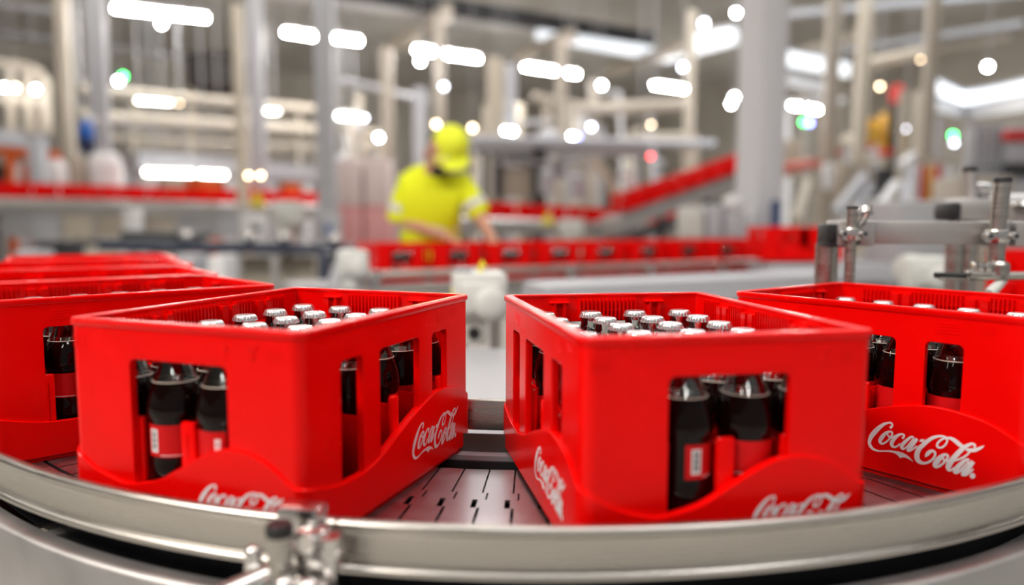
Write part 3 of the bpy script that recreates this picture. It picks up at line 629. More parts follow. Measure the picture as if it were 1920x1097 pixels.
def rail_profile(R, z0, z1, sgn=1):
    """C-shaped guide rail: flat running face, rounded lips turned away from the crates"""
    out = [(0,z0),(0,z1-.0035),(.0012,z1-.001),(.0035,z1)]
    out += [(.0085,z1-.0004),(.0112,z1-.0025),(.0122,z1-.0055),(.0108,z1-.0090),(.0075,z1-.0105)]
    out += [(.0046,z1-.0125),(.0040,z1-.017),(.0040,z0+.013),(.0046,z0+.0095)]
    out += [(.0075,z0+.0085),(.0108,z0+.0070),(.0118,z0+.0040),(.0105,z0+.0010),(.0080,z0)]
    return [(R + sgn*r, z) for r, z in out]
RO, RI = 1.0765, .655
mb = MB(); sweep_arc(mb, rail_profile(RO, .001, .0535), -58, -10.25, ext0=2.0)
r1 = mb.build('guide_rail', STEEL, None, 50)
tag(r1, 'left length of the curved steel guide rail before the crates, tan reflection', 'rail')
mb = MB(); sweep_arc(mb, rail_profile(RO, .001, .0535), -10.1, 58, ext1=3.2)
r2 = mb.build('guide_rail', STEEL, None, 50)
tag(r2, 'long right length of the curved steel guide rail before the crates', 'rail')
mb = MB(); sweep_arc(mb, rail_profile(RI, .020, .066, -1), -58, 58, ext0=2.0, ext1=3.2)
r3 = mb.build('guide_rail', STEEL, None, 50)
tag(r3, 'inner guide rail seen in the gap between the two front crates', 'rail')

# the outer frame of the bend
mb = MB()
pr = [(1.064,-.040),(1.066,-.031),(1.084,-.029),(1.0885,-.0305),(1.091,-.034),(1.091,-.26),(1.083,-.26),(1.083,-.037),(1.070,-.037),(1.0695,-.13),(1.064,-.13)]
sweep_arc(mb, pr, -58, 58, ext0=2.0, ext1=3.2)
fr = thing('conveyor', 'curved steel side frame of the conveyor in the bottom corners', 'conveyor')
mb.build('side_plate', STEEL_M, fr, 50)
mb = MB()
sweep_arc(mb, [(.694,-.010),(.694,-.001),(.712,-.001),(.712,-.010)], -58, 58, ext0=2.0, ext1=3.2)
tag(mb.build('inner_flange', LGREY, fr, 50), 'bright inner edge strip')
mb = MB()
sweep_arc(mb, [(.708,-.20),(.708,-.008),(.712,-.008),(.712,-.20)], -58, 58, ext0=2.0, ext1=3.2)
mb.build('inner_plate', DARK, fr, 50)
mb = MB()
sweep_arc(mb, [(.690,-.20),(.690,.0250),(.694,.0250),(.694,-.20)], -58, 58, ext0=2.0, ext1=3.2)
mb.build('skirt_plate', M('dark_olive_plate', (.10,.10,.085), .4), fr, 50)
mb = MB()
sweep_arc(mb, [(.70,-.135),(.70,-.125),(1.07,-.125),(1.07,-.135)], -58, 58, ext0=2.0, ext1=3.2)
mb.build('bed_plate', DARK, fr, 50)
mb = MB()
for r in (.80, .93, 1.03):
    sweep_arc(mb, [(r-.012,-.05),(r-.012,-.0062),(r+.012,-.0062),(r+.012,-.05)], -58, 58, ext0=2.0, ext1=3.2)
mb.build('wear_strip', BLACK, fr, 50)
for d in (-46, -29, -12, 5, 22, 40):
    mb = MB()
    p = pol(1.0905, d, -.10)
    a = math.radians(d)
    mt = Matrix.Translation(p) @ Matrix.Rotation(a, 4, 'Z') @ Matrix.Rotation(math.pi/2, 4, 'X')
    mb.lathe([(.009,0),(.009,.003),(.006,.005),(0.0001,.0055)], 16, mat=mt)
    mb.build('bolt', STEEL_B, fr)
for d in (-50, -17, 17, 50):
    mb = MB()
    for r in (.72, 1.05):
        mb.tube([pol(r, d, FLOOR), pol(r, d, -.13)], .022, 12)
    mb.build('leg', STEEL, fr)

# chain of hinged steel plates
def plate_mesh(r0, r1):
    """one chain plate centred on the -Y axis of the bend; hinge knuckles leave a stepped joint"""
    w = 0.0438
    rs = [r0, r0+(r1-r0)*.385, r0+(r1-r0)*.385, r0+(r1-r0)*.485, r0+(r1-r0)*.485, r0+(r1-r0)*.60, r0+(r1-r0)*.60, r1]
    st = .0125
    offs = [0, 0, st*.50, st*.50, -st*.50, -st*.50, 0, 0]
    gs = [.0011, .0011, .0011, .0011, .0032, .0032, .0017, .0017]
    top = []
    for r, o, g in zip(rs, offs, gs):
        top.append((r, -w/2*r + o + g))
    for r, o, g in zip(rs[::-1], offs[::-1], gs[::-1]):
        top.append((r, w/2*r + o - g))
    n = len(top)
    vs = [(s_, -r, 0.0) for r, s_ in top] + [(s_, -r, -.0035) for r, s_ in top]
    bm = bmesh.new()
    tv = [bm.verts.new(v) for v in vs[:n]]
    f = bm.faces.new(tv)
    ex = bmesh.ops.extrude_face_region(bm, geom=[f])
    for v in [e for e in ex['geom'] if isinstance(e, bmesh.types.BMVert)]:
        v.co.z -= .0035
    bmesh.ops.recalc_face_normals(bm, faces=list(bm.faces))
    bmesh.ops.triangulate(bm, faces=[q for q in bm.faces if len(q.verts) > 4])
    mb = MB(); mb.from_bm(bm)
    # knuckle under the joint
    return mb.mesh('chain_plate', STEEL_D, 30)
chain = thing('plate_chain', 'steel plate chain carrying the crates round the bend', 'conveyor belt', (OX, OY, 0))
P1 = plate_mesh(.772, .995)
for i in range(42):
    o = link('chain_plate', P1, chain)
    o.rotation_euler = (0, 0, 0.0438*(i-20.5) + .012)
outer_chain = thing('plate_chain', 'outer steel plate chain running beneath the front guide rail', 'conveyor belt', (OX, OY, 0))
P2 = plate_mesh(1.000, 1.068)
for i in range(42):
    o = link('chain_plate', P2, outer_chain)
    o.rotation_euler = (0, 0, 0.0438*(i-20.5) - .006)

# clamp that holds the front rail
PB = pol(RO, -11.0, 0)
cl = thing('rail_clamp', 'steel clamp bracket joining the front rail, black capped post', 'clamp', PB, math.radians(-11.0))
mb = MB()                       # clip folded over the top lip (local -Y points outwards)
mb.bbox((-.040,-.0175,.0535),(.002,.004,.0655), .003)
mb.bbox((-.040,-.0195,.018),(.002,-.0135,.0645), .002)
mb.build('rail_clip', STEEL_B, cl)
LIFT = .017
mb = MB()
mb.bbox((-.012,-.040,-.004),(.016,-.018,.036), .004)
mb.tube([(.002,-.020,.026),(.002,-.046,.026)], .0085, 14)
mb.build('clamp_block', STEEL_B, cl).location.z = LIFT
mb = MB()
mb.tube([(.020,-.036,.014),(.020,-.036,.020),(.020,-.036,.0205),(.020,-.036,.032)], [.0135,.0135,.0115,.0115], 6)
mb.tube([(.020,-.036,-.012),(.020,-.036,.014)], .0075, 12)
mb.build('hex_bolt', STEEL_B, cl).location.z = LIFT
mb = MB(); mb.tube([(-.019,-.052,-.075),(-.019,-.052,.040)], .0108, 20)
mb.build('post', STEEL, cl).location.z = LIFT
mb = MB(); mb.lathe([(.0108,.036),(.0122,.038),(.0122,.0445),(.0105,.047),(.0001,.0475)], 20, mat=Matrix.Translation((-.019,-.052,0)))
mb.build('post_cap', BLACK, cl).location.z = LIFT
mb = MB(); mb.tube([(-.045,-.045,-.012),(.030,-.056,-.012)], .0125, 16)
mb.lathe([(.015,-.022),(.0165,-.018),(.0165,-.003),(.015,.001)], 20, mat=Matrix.Translation((-.019,-.052,0)))
mb.build('cross_clamp', STEEL_B, cl).location.z = LIFT
mb = MB()
for dx in (-.004, .018):
    mb.tube([(dx,-.072,-.028),(dx,-.072,.002)], [.009,.008], 12)
    mb.sphere((dx,-.072,.003), (.009,.009,.007), 12)
mb.build('set_screw', STEEL_B, cl).location.z = LIFT
mb = MB(); mb.tube([(-.030,-.048,-.006),(-.095,-.105,-.026)], .0135, 18)
mb.build('arm_tube', STEEL_B, cl).location.z = LIFT
mb = MB(); mb.tube([(-.052,-.040,-.004),(-.052,-.040,.010)], [.008,.007], 6); mb.sphere((-.052,-.040,.011), .008, 10)
mb.build('lock_nut', STEEL_B, cl).location.z = LIFT
# foot of the arm where it lands on the frame
mb = MB(); mb.tube([(-.090,-.101,-.026),(-.097,-.113,-.085),(-.095,-.100,-.115),(-.095,-.014,-.12)], .010, 12)
mb.build('arm_foot', STEEL, cl).location.z = LIFT
# pale pads and bracket under the rail at lower left
t = thing('support_bracket', 'pale bracket with dark cable tie under the left rail', 'bracket', pol(1.045, -33, -.055), math.radians(-33))
MB().bbox((-.055,-.012,-.05),(.03,.012,.004), .004).build('bracket_plate', CREAM, t)
MB().bbox((-.010,-.018,-.03),(.012,.010,.016), .004).build('bracket_lug', STEEL_M, t)
mb = MB(); mb.tube([(.0,-.010,.004),(.03,-.014,.010),(.06,-.010,.0),(.10,-.006,-.03)], .007, 10)
mb.build('cable', BLACK, t)

# cover plate and gear motor behind the gap
o = MB().bbox((-.30,1.13,-.045),(.36,2.10,-.030), .004).build('cover_plate', GREY)
tag(o, 'pale grey cover plate inside the bend, behind the gap', 'cover plate')
mb = MB()
for x in (-.28, .34):
    for y in (1.2, 2.08): mb.bar((x,y,FLOOR),(x,y,-.044), .04, .04)
mb.build('leg', STEEL_M, o)
def gear_motor(label, loc, rz, s, group=None, hole=True, label_part=True):
    t = thing('gear_motor', label, 'motor', loc, rz, group)
    t.scale = (s, s, s)
    mb = MB(); mb.bbox((-.078,-.07,.0),(.078,.09,.135), .016); mb.bbox((-.06,-.085,.02),(.06,-.06,.11), .012)
    mb.build('gear_housing', GEAR, t)
    mb = MB()
    mt = Matrix.Translation((.028,-.085,.05)) @ Matrix.Rotation(math.pi/2, 4, 'X')
    mb.lathe([(.048,-.01),(.048,.008),(.038,.016),(.022,.02),(.0001,.021)], 28, mat=mt)
    for q in range(8):
        a = q*math.pi/4
        mb.sphere((.028+.042*math.cos(a), -.095, .05+.042*math.sin(a)), .0045, 8)
    mb.build('flange_cover', GEAR, t)
    mb = MB(); mb.bbox((-.055,-.05,-.075),(.02,.04,.01), .012)
    mb.build('foot', GEAR, t)
    if hole:
        mt = Matrix.Translation((-.018,-.052,-.038)) @ Matrix.Rotation(math.pi/2, 4, 'X')
        MB().lathe([(.018,-.004),(.018,.0015),(.012,.0015),(.0001,-.002)], 20, mat=mt).build('shaft_bore', BLACK, t)
    mb = MB()
    mt = Matrix.Translation((0,.09,.07)) @ Matrix.Rotation(-math.pi/2, 4, 'X')
    mb.lathe([(.058,0),(.058,.16),(.05,.175),(.0001,.178)], 28, mat=mt)
    for q in range(20):
        a = q*math.pi/10
        mb.bar((.060*math.cos(a), .10, .07+.060*math.sin(a)), (.060*math.cos(a), .24, .07+.060*math.sin(a)), .004, .012)
    mb.build('motor_body', GEAR, t)
    if label_part:
        mb = MB(); mb.add([(-.006,-.02,.150),(.022,-.02,.150),(.008,-.02,.172)], [(0,1,2)]); mb.add([(-.006,-.017,.150),(.022,-.017,.150),(.008,-.017,.172)], [(2,1,0)])
        mb.box((-.003,-.0195,.13),(.009,-.0175,.155))
        mb.build('warning_tag', STICKER, t)
        MB().bbox((-.072,-.045,.134),(-.022,0,.150), .004).build('terminal_box', GREY, t)
        MB().bbox((-.0815,-.05,.062),(-.0775,.0,.088), .001).build('yellow_sticker', STICKER, t)
    # stand
    mb = MB()
    zf = (FLOOR - loc[2])/s
    for x in (-.05, .05): mb.bar((x,.02,zf),(x,.02,.0), .03, .03)
    mb.build('stand', STEEL_M, t)
    return t
g = at(898, 596, 2.3)
gear_motor('pale gear motor with yellow tag standing behind the gap between crates', (g.x, g.y, g.z), .12, 1.05)
g = at(652, 520, 3.3)
gear_motor('pale gear motor left of the mid line of crates', (g.x, g.y+.1, g.z), .3, .86, hole=False, label_part=False)
g = at(1735, 545, 2.9)
gear_motor('pale gear motor seen through the steel stand at right', (g.x, g.y, g.z), -.2, .98, hole=False, label_part=False)

# ------------------------------------------------------------------ steel stand at right
SD = 1.42                    # distance of the stand from the lens
ST = thing('guide_stand', 'steel guide stand with square crossbar behind the far right crate', 'stand', (at(1700, 435, SD).x, SD, 0))
bx = ST.location.x
def sx(px, d=SD): return at(px, 435, d).x - bx
def sn(px): return at(px, 435, SD - .045).x - bx
def zn(py): return at(1700, py, SD - .045).z
def sz(py, d=SD, px=1700): return at(px, py, d).z
mb = MB()
mb.bbox((sx(1626),-.02105,sz(457)),(sx(1848),.02105,sz(415)), .00175)
mb.build('crossbar', STEEL_M, ST)
mb = MB(); mb.bbox((sx(1912),-.02105,sz(459)),(sx(1990),.02105,sz(417)), .00175)
mb.build('crossbar_end', STEEL_M, ST)
for a, b in ((1559,1627),(1848,1912)):
    mb = MB()
    mb.bbox((sx(a),-.02982,sz(460)),(sx(a)+.02631,-.01228,sz(415)), .00175)
    mb.bbox((sx(b)-.02631,-.02982,sz(460)),(sx(b),-.01228,sz(415)), .00175)
    mb.bbox((sx(a),-.01228,sz(461)),(sx(b),.02631,sz(414)), .00175)
    mb.build('clamp_block', STEEL_M, ST)
mb = MB(); mb.bbox((sx(1541),-.02631,sz(461)),(sx(1561),.02631,sz(420)), .00526)
mb.bbox((sx(1541),-.02631,sz(463)),(sx(1580),.02631,sz(455)), .00263)
mb.build('end_cap', BLACK, ST)
mb = MB(); mb.tube([(sx(1559),.01754,FLOOR),(sx(1559),.01754,sz(459))], .02061, 24)
mb.build('main_post', STEEL, ST)
mb = MB(); mb.tube([(sn(1599),-.03947,zn(560)),(sn(1599),-.03947,zn(392))], .00947, 18)
mb.build('thin_post', STEEL, ST)
mb = MB(); mb.lathe([(.00982,0),(.01035,.00088),(.01035,.00439),(.00009,.00526)], 18, mat=Matrix.Translation((sn(1599),-.03947,zn(392))))
mb.build('post_cap', BLACK, ST)
def collar(x, y, z, r, r_post):
    mb = MB()
    mb.lathe([(r_post,-.01228),(r,-.01052),(r+.00088,-.00789),(r+.00088,.00789),(r,.01052),(r_post,.01228)], 24, mat=Matrix.Translation((x,y,z)), cap=False)
    mb.build('collar', STEEL_B, ST)
    for s in (-1, 1):
        mb = MB()
        mb.tube([(x+s*(r+.00175),y-r*.1754,z),(x+s*(r+.00175),y-r*1.0,z)], .00684, 14)
        mb.build('collar_screw', STEEL_B, ST)
        mb = MB(); mb.tube([(x+s*(r+.00175),y-r*1.0,z),(x+s*(r+.00175),y-r*1.03,z)], .00395, 10)
        mb.build('screw_socket', DARK, ST)
collar(sn(1599), -.03947, zn(439), .01666, .00947)
collar(sn(1871), -.0421, zn(442), .02105, .01386)
mb = MB(); mb.tube([(sn(1874),-.0421,zn(497)),(sn(1871),-.0421,zn(444)),(sn(1876),-.0421,zn(340))], .01386, 24)
mb.build('tall_post', STEEL, ST)
mb = MB(); mb.lathe([(.01403,0),(.01473,.00088),(.01473,.00614),(.01316,.00789),(.00009,.00833)], 24, mat=Matrix.Translation((sn(1876),-.0421,zn(341))))
mb.build('post_cap', BLACK, ST)
mb = MB(); mb.tube([(sn(1622),-.02631,zn(420)),(sn(1626),-.04385,zn(396))], [.00702,.00658], 12); mb.tube([(sn(1624),-.03947,zn(396)),(sn(1624),-.03947,zn(386))], [.01228,.00965], 14)
mb.bar((sn(1610),-.03508,zn(403)),(sn(1640),-.0307,zn(400)), .01052, .00702)
mb.build('clamp_lever', STEEL_B, ST)
mb = MB()                        # hooked guide rod under the tall post
mb.tube([(sn(1815),-.05262,zn(517)),(sn(1900),-.05262,zn(516)),(sn(2000),-.05262,zn(514))], .00745, 14)
mb.tube([(sn(1815),-.05262,zn(521)),(sn(1760),-.05437,zn(521))], .00263, 8)
mb.build('guide_rod', STEEL, ST)
mb = MB(); mb.tube([(sn(1753),-.05262,zn(515)),(sn(1812),-.05262,zn(516))], .00526, 12)
mb.build('rod_sleeve', BLACK, ST)
mb = MB(); mb.bbox((sn(1826),-.06578,zn(508)),(sn(1838),-.03947,zn(491)), .00263); mb.bbox((sn(1840),-.06578,zn(508)),(sn(1852),-.03947,zn(491)), .00263)
mb.bbox((sn(1815),-.06314,zn(513)),(sn(1858),-.0421,zn(507)), .00175)
mb.build('rod_clamp', STEEL_B, ST)
mb = MB(); mb.lathe([(.01579,0),(.01929,.00351),(.01929,.02456),(.01491,.02982)], 22, mat=Matrix.Translation((sn(1876),-.04385,zn(520))))
mb.build('post_socket', STEEL, ST)
mb = MB(); mb.tube([(sn(1888),-.04385,zn(524)),(sn(1860),-.06139,zn(540)),(sn(1846),-.07016,zn(548))], [.00789,.00965,.00877], 12)
mb.build('clamp_handle', GEAR, ST)

# second stand just behind it
S2 = thing('guide_stand', 'second steel stand with dark capped post, behind the crossbar', 'stand', (at(1840, 400, 1.85).x, 1.85, 0))
bx2 = S2.location.x
def tx(px): return at(px, 400, 1.85).x - bx2
def tz(py): return at(1840, py, 1.85).z
mb = MB(); mb.tube([(tx(1824),0,tz(410)),(tx(1814),0,tz(318))], .0145, 20); mb.build('post', STEEL_M, S2)
mb = MB(); mb.lathe([(.016,0),(.016,.010),(.012,.013),(.0001,.0135)], 20, mat=Matrix.Translation((tx(1814),0,tz(322)))); mb.build('post_cap', BLACK, S2)
mb = MB(); mb.tube([(tx(1846),.01,tz(400)),(tx(1843),.01,tz(354))], [.012,.010], 14); mb.lathe([(.02,0),(.026,.006),(.026,.016),(.012,.022),(.0001,.0225)], 20, mat=Matrix.Translation((tx(1842),.01,tz(360))))
mb.build('clamp_knob', STEEL_B, S2)
mb = MB(); mb.bbox((tx(1787),-.03,tz(415)),(tx(1856),.05,tz(372)), .010); mb.build('clamp_housing', STEEL_M, S2)
mb = MB(); mb.bbox((tx(1769),-.035,tz(414)),(tx(1789),.05,tz(379)), .010); mb.build('end_cap', BLACK, S2)
mb = MB(); mb.bbox((tx(1852),-.01,tz(382)),(tx(1990),.08,tz(363)), .008); mb.build('beam', WHITE, S2)
mb = MB()
for px in (1888, 1908): mb.bbox((tx(px),-.09,tz(425)),(tx(px)+.014,-.03,tz(389)), .003)
mb.bbox((tx(1884),-.09,tz(398)),(tx(1960),-.03,tz(391)), .002)
mb.build('slide_block', STEEL_M, S2)
mb = MB(); mb.lathe([(.03,0),(.034,.006),(.028,.014),(.0001,.016)], 22, mat=Matrix.Translation((tx(1892),-.05,tz(390)))); mb.build('knob', STEEL_B, S2)
for px in (1803, 1830):
    mb = MB(); mb.tube([(tx(px),.02,FLOOR),(tx(px),.02,tz(412))], .02, 18); mb.build('leg', STEEL, S2)

# ------------------------------------------------------------------ mid line of crates, its conveyor and the worker
MA, MB_ = at(732, 488, 4.55), at(1455, 465, 6.1)
ML_Z = -.035
dv = Vector((MB_.x - MA.x, MB_.y - MA.y, 0)); ML = dv.length; dv.normalize()
nv = Vector((-dv.y, dv.x, 0))            # away from the lens
mang = math.atan2(dv.y, dv.x)
NM = 10
def on_mid(s, o=0.0, z=0.0):
    return Vector((MA.x, MA.y, 0)) + dv*s + nv*o + Vector((0, 0, z))
for i in range(NM):
    p = on_mid(ML*i/(NM-1))
    make_crate('%s red crate from the left in the line before the worker' % ordinal(i).capitalize(), p.x, p.y, mang + math.pi/2 + random.uniform(-.03,.03), ML_Z, 'crates in the line before the worker', True, ())
    for j in range(4):
        for i2 in range(2):
            q = Matrix.Rotation(mang + math.pi/2, 4, 'Z') @ Vector(((i2-2.5)*PX_, (j-1.5)*PY_*.965, 0))
            make_bottle('cola bottle inside a crate of the line before the worker', p.x + q.x, p.y + q.y, ML_Z + .0075, random.uniform(0, 6.28), 'cola bottles in the line before the worker')
mc = thing('conveyor', 'conveyor carrying the mid line of crates in front of the worker', 'conveyor', on_mid(ML/2), mang)
L2 = ML/2 + .6
MB().bbox((-L2,-.24,-.10+ML_Z),(L2,.24,ML_Z-.002), .006).build('bed', GREY, mc)
mb = MB(); mb.tube([(-L2+.25,-.30,.02),(L2+.6,-.30,.03)], .024, 14); mb.build('guide_tube', STEEL, mc)
mb = MB(); mb.tube([(-L2+.25,-.30,-.065),(L2+.6,-.30,-.055)], .020, 14); mb.build('guide_tube', STEEL, mc)
mb = MB(); mb.bbox((-L2+.1,-.34,-.20),(L2,-.25,-.10), .006); mb.build('side_channel', STEEL_M, mc)
for i in range(7):
    x = -L2 + .4 + i*(2*L2-.6)/6
    MB().bbox((x-.03,-.33,-.22),(x+.03,-.26,.05), .006).build('rail_bracket', STEEL_B, mc)
for i in range(4):
    x = -L2 + .3 + i*(2*L2-.6)/3
    mb = MB()
    for y in (-.2, .2): mb.bar((x,y,FLOOR),(x,y,-.13), .06, .06)
    mb.build('leg', STEEL_M, mc)
p = on_mid(-.33, -.18)
t = thing('guide_cone', 'grey plastic guide nose at the left end of the mid crate line', 'guide', (p.x, p.y, ML_Z-.02))
MB().lathe([(.10,-.02),(.095,.04),(.07,.12),(.04,.19),(.0001,.205)], 24).build('nose', LGREY, t)
MB().bbox((-.06,-.06,-.12),(.06,.06,-.02), .005).build('base', STEEL_M, t)
# upper cross line at right
for i in range(2):
    p = at(1470 + 62*i, 489, 5.0 + .0*i)
    make_crate(['red crate on the raised cross line, beside the white column','red crate on the raised cross line, beside the black capped post'][i], p.x+.02, p.y + .2, math.pi/2, p.z, None, True, ())
p = at(1505, 489, 5.2)
t = thing('conveyor', 'short raised conveyor under the two crates right of the column', 'conveyor', (p.x, p.y, 0))
MB().bbox((-.30,-.25,p.z-.13),(.56,.25,p.z-.01), .006).build('bed', LGREY, t)
mb = MB()
for x in (-.2, .5):
    for y in (-.2, .2): mb.bar((x,y,FLOOR),(x,y,p.z-.13), .05, .05)
mb.build('legs', STEEL_M, t)

# the worker -------------------------------------------------------
def skin_mesh(name, chains, mat, sub=2, parent=None):
    """chains: lists of (xyz, radius or (rx, ry)); points shared by position are welded"""
    bm = bmesh.new()
    vmap, rad = {}, []
    def vert(p, r):
        key = tuple(round(c, 4) for c in p)
        if key not in vmap:
            vmap[key] = bm.verts.new(p); rad.append(r)
        return vmap[key]
    for ch in chains:
        prev = None
        for p, r in ch:
            v = vert(p, r)
            if prev is not None and prev is not v and not bm.edges.get((prev, v)):
                bm.edges.new((prev, v))
            prev = v
    me = bpy.data.meshes.new(name)
    bm.to_mesh(me); bm.free()
    o = bpy.data.objects.new(name, me)
    C.objects.link(o)
    mod = o.modifiers.new('skin', 'SKIN')
    for d, r in zip(me.skin_vertices[0].data, rad):
        d.radius = r if isinstance(r, tuple) else (r, r)
    me.skin_vertices[0].data[0].use_root = True
    mod.use_smooth_shade = True
    s_ = o.modifiers.new('sub', 'SUBSURF'); s_.levels = sub; s_.render_levels = sub
    dg = bpy.context.evaluated_depsgraph_get(); dg.update()
    me2 = bpy.data.meshes.new_from_object(o.evaluated_get(dg))
    bpy.data.objects.remove(o)
    me2.materials.clear(); me2.materials.append(mat)
    for q in me2.polygons: q.use_smooth = True
    return link(name, me2, parent)
WD = 5.12
wp = at(815, 412, WD)
wk = thing('person', 'worker in yellow hi-vis shirt and cap bending over the crates', 'person', (wp.x, wp.y, FLOOR))
def W(px, py, dy=0.0):
    q = at(px, py, WD + dy)
    return (q.x - wp.x, q.y - wp.y, q.z - FLOOR)
pel = W(806, 470, .10); hipL = (pel[0]-.10, pel[1], pel[2]-.06); hipR = (pel[0]+.10, pel[1], pel[2]-.06)
chest = W(808, 360, -.02); neck = W(812, 318, -.10); shL = W(764, 346, -.02); shR = W(866, 346, -.04)
elL = W(748, 412, -.02); elR = W(898, 400, -.06)
hdL = W(838, 444, -.24); hdR = W(922, 448, -.26)
head = W(826, 286, -.17)
def lerp(a, b, t): return tuple(a[i] + (b[i]-a[i])*t for i in range(3))
body = [
    [(pel,.13),(lerp(pel,chest,.5),(.13,.10)),(chest,(.13,.10)),(lerp(chest,neck,.7),.07),(neck,.06),(lerp(neck,head,.55),.058),(lerp(neck,head,1.0),.085),((head[0]+.012,head[1]-.03,head[2]+.04),.092),((head[0]+.018,head[1]-.02,head[2]+.10),.07)],
    [(chest,.13),(shL,.066),(lerp(shL,elL,.5),.056),(elL,.047),(lerp(elL,hdL,.3),.046),(lerp(elL,hdL,.85),.030),(hdL,.032)],
    [(chest,.13),(shR,.066),(lerp(shR,elR,.5),.056),(elR,.047),(lerp(elR,hdR,.3),.046),(lerp(elR,hdR,.85),.030),(hdR,.032)],
    [(pel,.13),(hipL,.10),((hipL[0]-.02,hipL[1]-.02,.50),.066),((hipL[0]-.02,hipL[1]+.0,.30),.060),((hipL[0]-.02,hipL[1]+.02,.09),.042),((hipL[0]-.03,hipL[1]-.12,.04),.035)],
    [(pel,.13),(hipR,.10),((hipR[0]+.02,hipR[1]-.02,.50),.066),((hipR[0]+.02,hipR[1]+.0,.30),.060),((hipR[0]+.02,hipR[1]+.02,.09),.042),((hipR[0]+.03,hipR[1]-.12,.04),.035)],
]
for hd, el, s in ((hdL, elL, 1), (hdR, elR, -1)):
    d = Vector(hd) - Vector(el); d.normalize()
    side = d.cross(Vector((0,0,1))).normalized()
    palm = Vector(hd) + d*.035
    body[1 if s == 1 else 2].append((tuple(palm), (.036,.022)))
    for k, ln in enumerate((.062,.072,.068,.054)):
        b0 = palm + side*(.027 - k*.018) + d*.012
        b1 = b0 + d*ln*.5 + Vector((0,0,-.008)); b2 = b0 + d*ln + Vector((0,0,-.026))
        body.append([(tuple(palm), .03),(tuple(b0),.0095),(tuple(b1),.009),(tuple(b2),.0078)])
    th = Vector(hd) + side*.03*s
    body.append([(hd,.032),(tuple(th + d*.01),.012),(tuple(th + d*.045 + side*.012*s + Vector((0,0,-.012))),.0095)])
skin_mesh('body', body, SKIN, 2, wk)
shirt = [
    [((pel[0],pel[1],pel[2]-.12),(.225,.17)),(pel,(.225,.17)),(lerp(pel,chest,.5),(.225,.17)),(chest,(.215,.16)),(lerp(chest,neck,.55),(.15,.13)),(lerp(chest,neck,1.0),.092)],
    [(chest,.20),(shL,.098),(lerp(shL,elL,.5),.094),(lerp(shL,elL,.98),.090),(lerp(shL,elL,1.12),.086)],
    [(chest,.20),(shR,.098),(lerp(shR,elR,.5),.092),(lerp(shR,elR,.98),.086),(lerp(shR,elR,1.12),.082)],
]
skin_mesh('shirt', shirt, HIVIS, 2, wk)
tr = [[((pel[0],pel[1],pel[2]-.02),.15),(hipL,.118),((hipL[0]-.02,hipL[1]-.02,.50),.088),((hipL[0]-.02,hipL[1],.30),.08),((hipL[0]-.02,hipL[1]+.02,.07),.068)],
      [((pel[0],pel[1],pel[2]-.02),.15),(hipR,.118),((hipR[0]+.02,hipR[1]-.02,.50),.088),((hipR[0]+.02,hipR[1],.30),.08),((hipR[0]+.02,hipR[1]+.02,.07),.068)]]
skin_mesh('trousers', tr, TROUSER, 2, wk)
for s, hp in ((-1, hipL), (1, hipR)):
    MB().sphere((hp[0]+s*.03, hp[1]-.08, .035), (.052,.14,.045), 16).build('shoe', BLACK, wk)
def band(a, b, t0, t1, r0, r1, name='reflective_band'):
    p, q = Vector(lerp(a, b, t0)), Vector(lerp(a, b, t1))
    mb = MB(); mb.tube([p, q], [r0, r1], 20)
    tag(mb.build(name, REFLECT, wk), 'silver reflective band')
band(shL, elL, .58, .80, .0935, .0925)
band(shR, elR, .58, .80, .091, .089)
mb = MB()
c0 = lerp(pel, chest, .42)
mb.lathe([(.214,-.026),(.216,.026)], 32, mat=Matrix.Translation(c0) @ Matrix.Diagonal((1,.80,1,1)), cap=False)
tag(mb.build('reflective_band', REFLECT, wk), 'silver waist band')
# cap pulled low over a lowered head, peak towards the crates
hc = Vector(W(846, 268, -.19))
ca = MB()
mt = Matrix.Translation(hc) @ Matrix.Rotation(math.radians(14), 4, 'Z') @ Matrix.Rotation(math.radians(48), 4, 'X')
prof = [(.118,-.035),(.121,.0),(.116,.03),(.100,.065),(.07,.095),(.035,.110),(.0001,.114)]
ca.lathe(prof, 28, mat=mt, cap=False)
ca.sphere((0,0,.114), .010, 8, mat=mt)
capo = ca.build('cap', CAPY, wk)
pk = MB(); vs, fs = [], []
for i in range(13):
    a = math.pi + math.pi*i/12
    for r, dz in ((.112,-.030),(.150,-.036),(.185,-.052)):
        k = 1.0 if r < .12 else (.55 + .45*abs(math.sin(a)))
        vs.append((r*k*math.cos(a)*(.98 if r < .12 else .95), r*(1 if r < .12 else abs(math.sin(a))*.25+.78)*math.sin(a)*1.05, dz))
for i in range(12):
    for j in range(2):
        fs.append((i*3+j, i*3+j+1, (i+1)*3+j+1, (i+1)*3+j))
pk.add(vs, fs, mat=mt)
pk.add([(x, y, z-.006) for x, y, z in vs], [f[::-1] for f in fs], mat=mt)
pk.build('cap_peak', CAPY, capo)
hb = Vector(W(823, 322, -.25))
MB().sphere(hb, (.058,.060,.038), 14).build('beard', HAIR, wk)
MB().sphere(Vector(W(812, 262, -.12)), (.030,.07,.045), 12).build('hair', HAIR, wk)
MB().sphere(Vector(W(798, 290, -.17)), (.014,.03,.04), 12).build('ear', SKIN, wk)
fc = Vector(W(826, 305, -.27))
MB().sphere(fc, (.018,.028,.02), 10).build('nose', SKIN, wk)
for s in (-1, 1):
    MB().sphere(fc + Vector((s*.034, .010, .030)), (.013,.010,.009), 10).build('eye', WHITE, wk)
MB().sphere(fc + Vector((0,.004,-.034)), (.026,.012,.007), 10).build('mouth', REDP, wk)

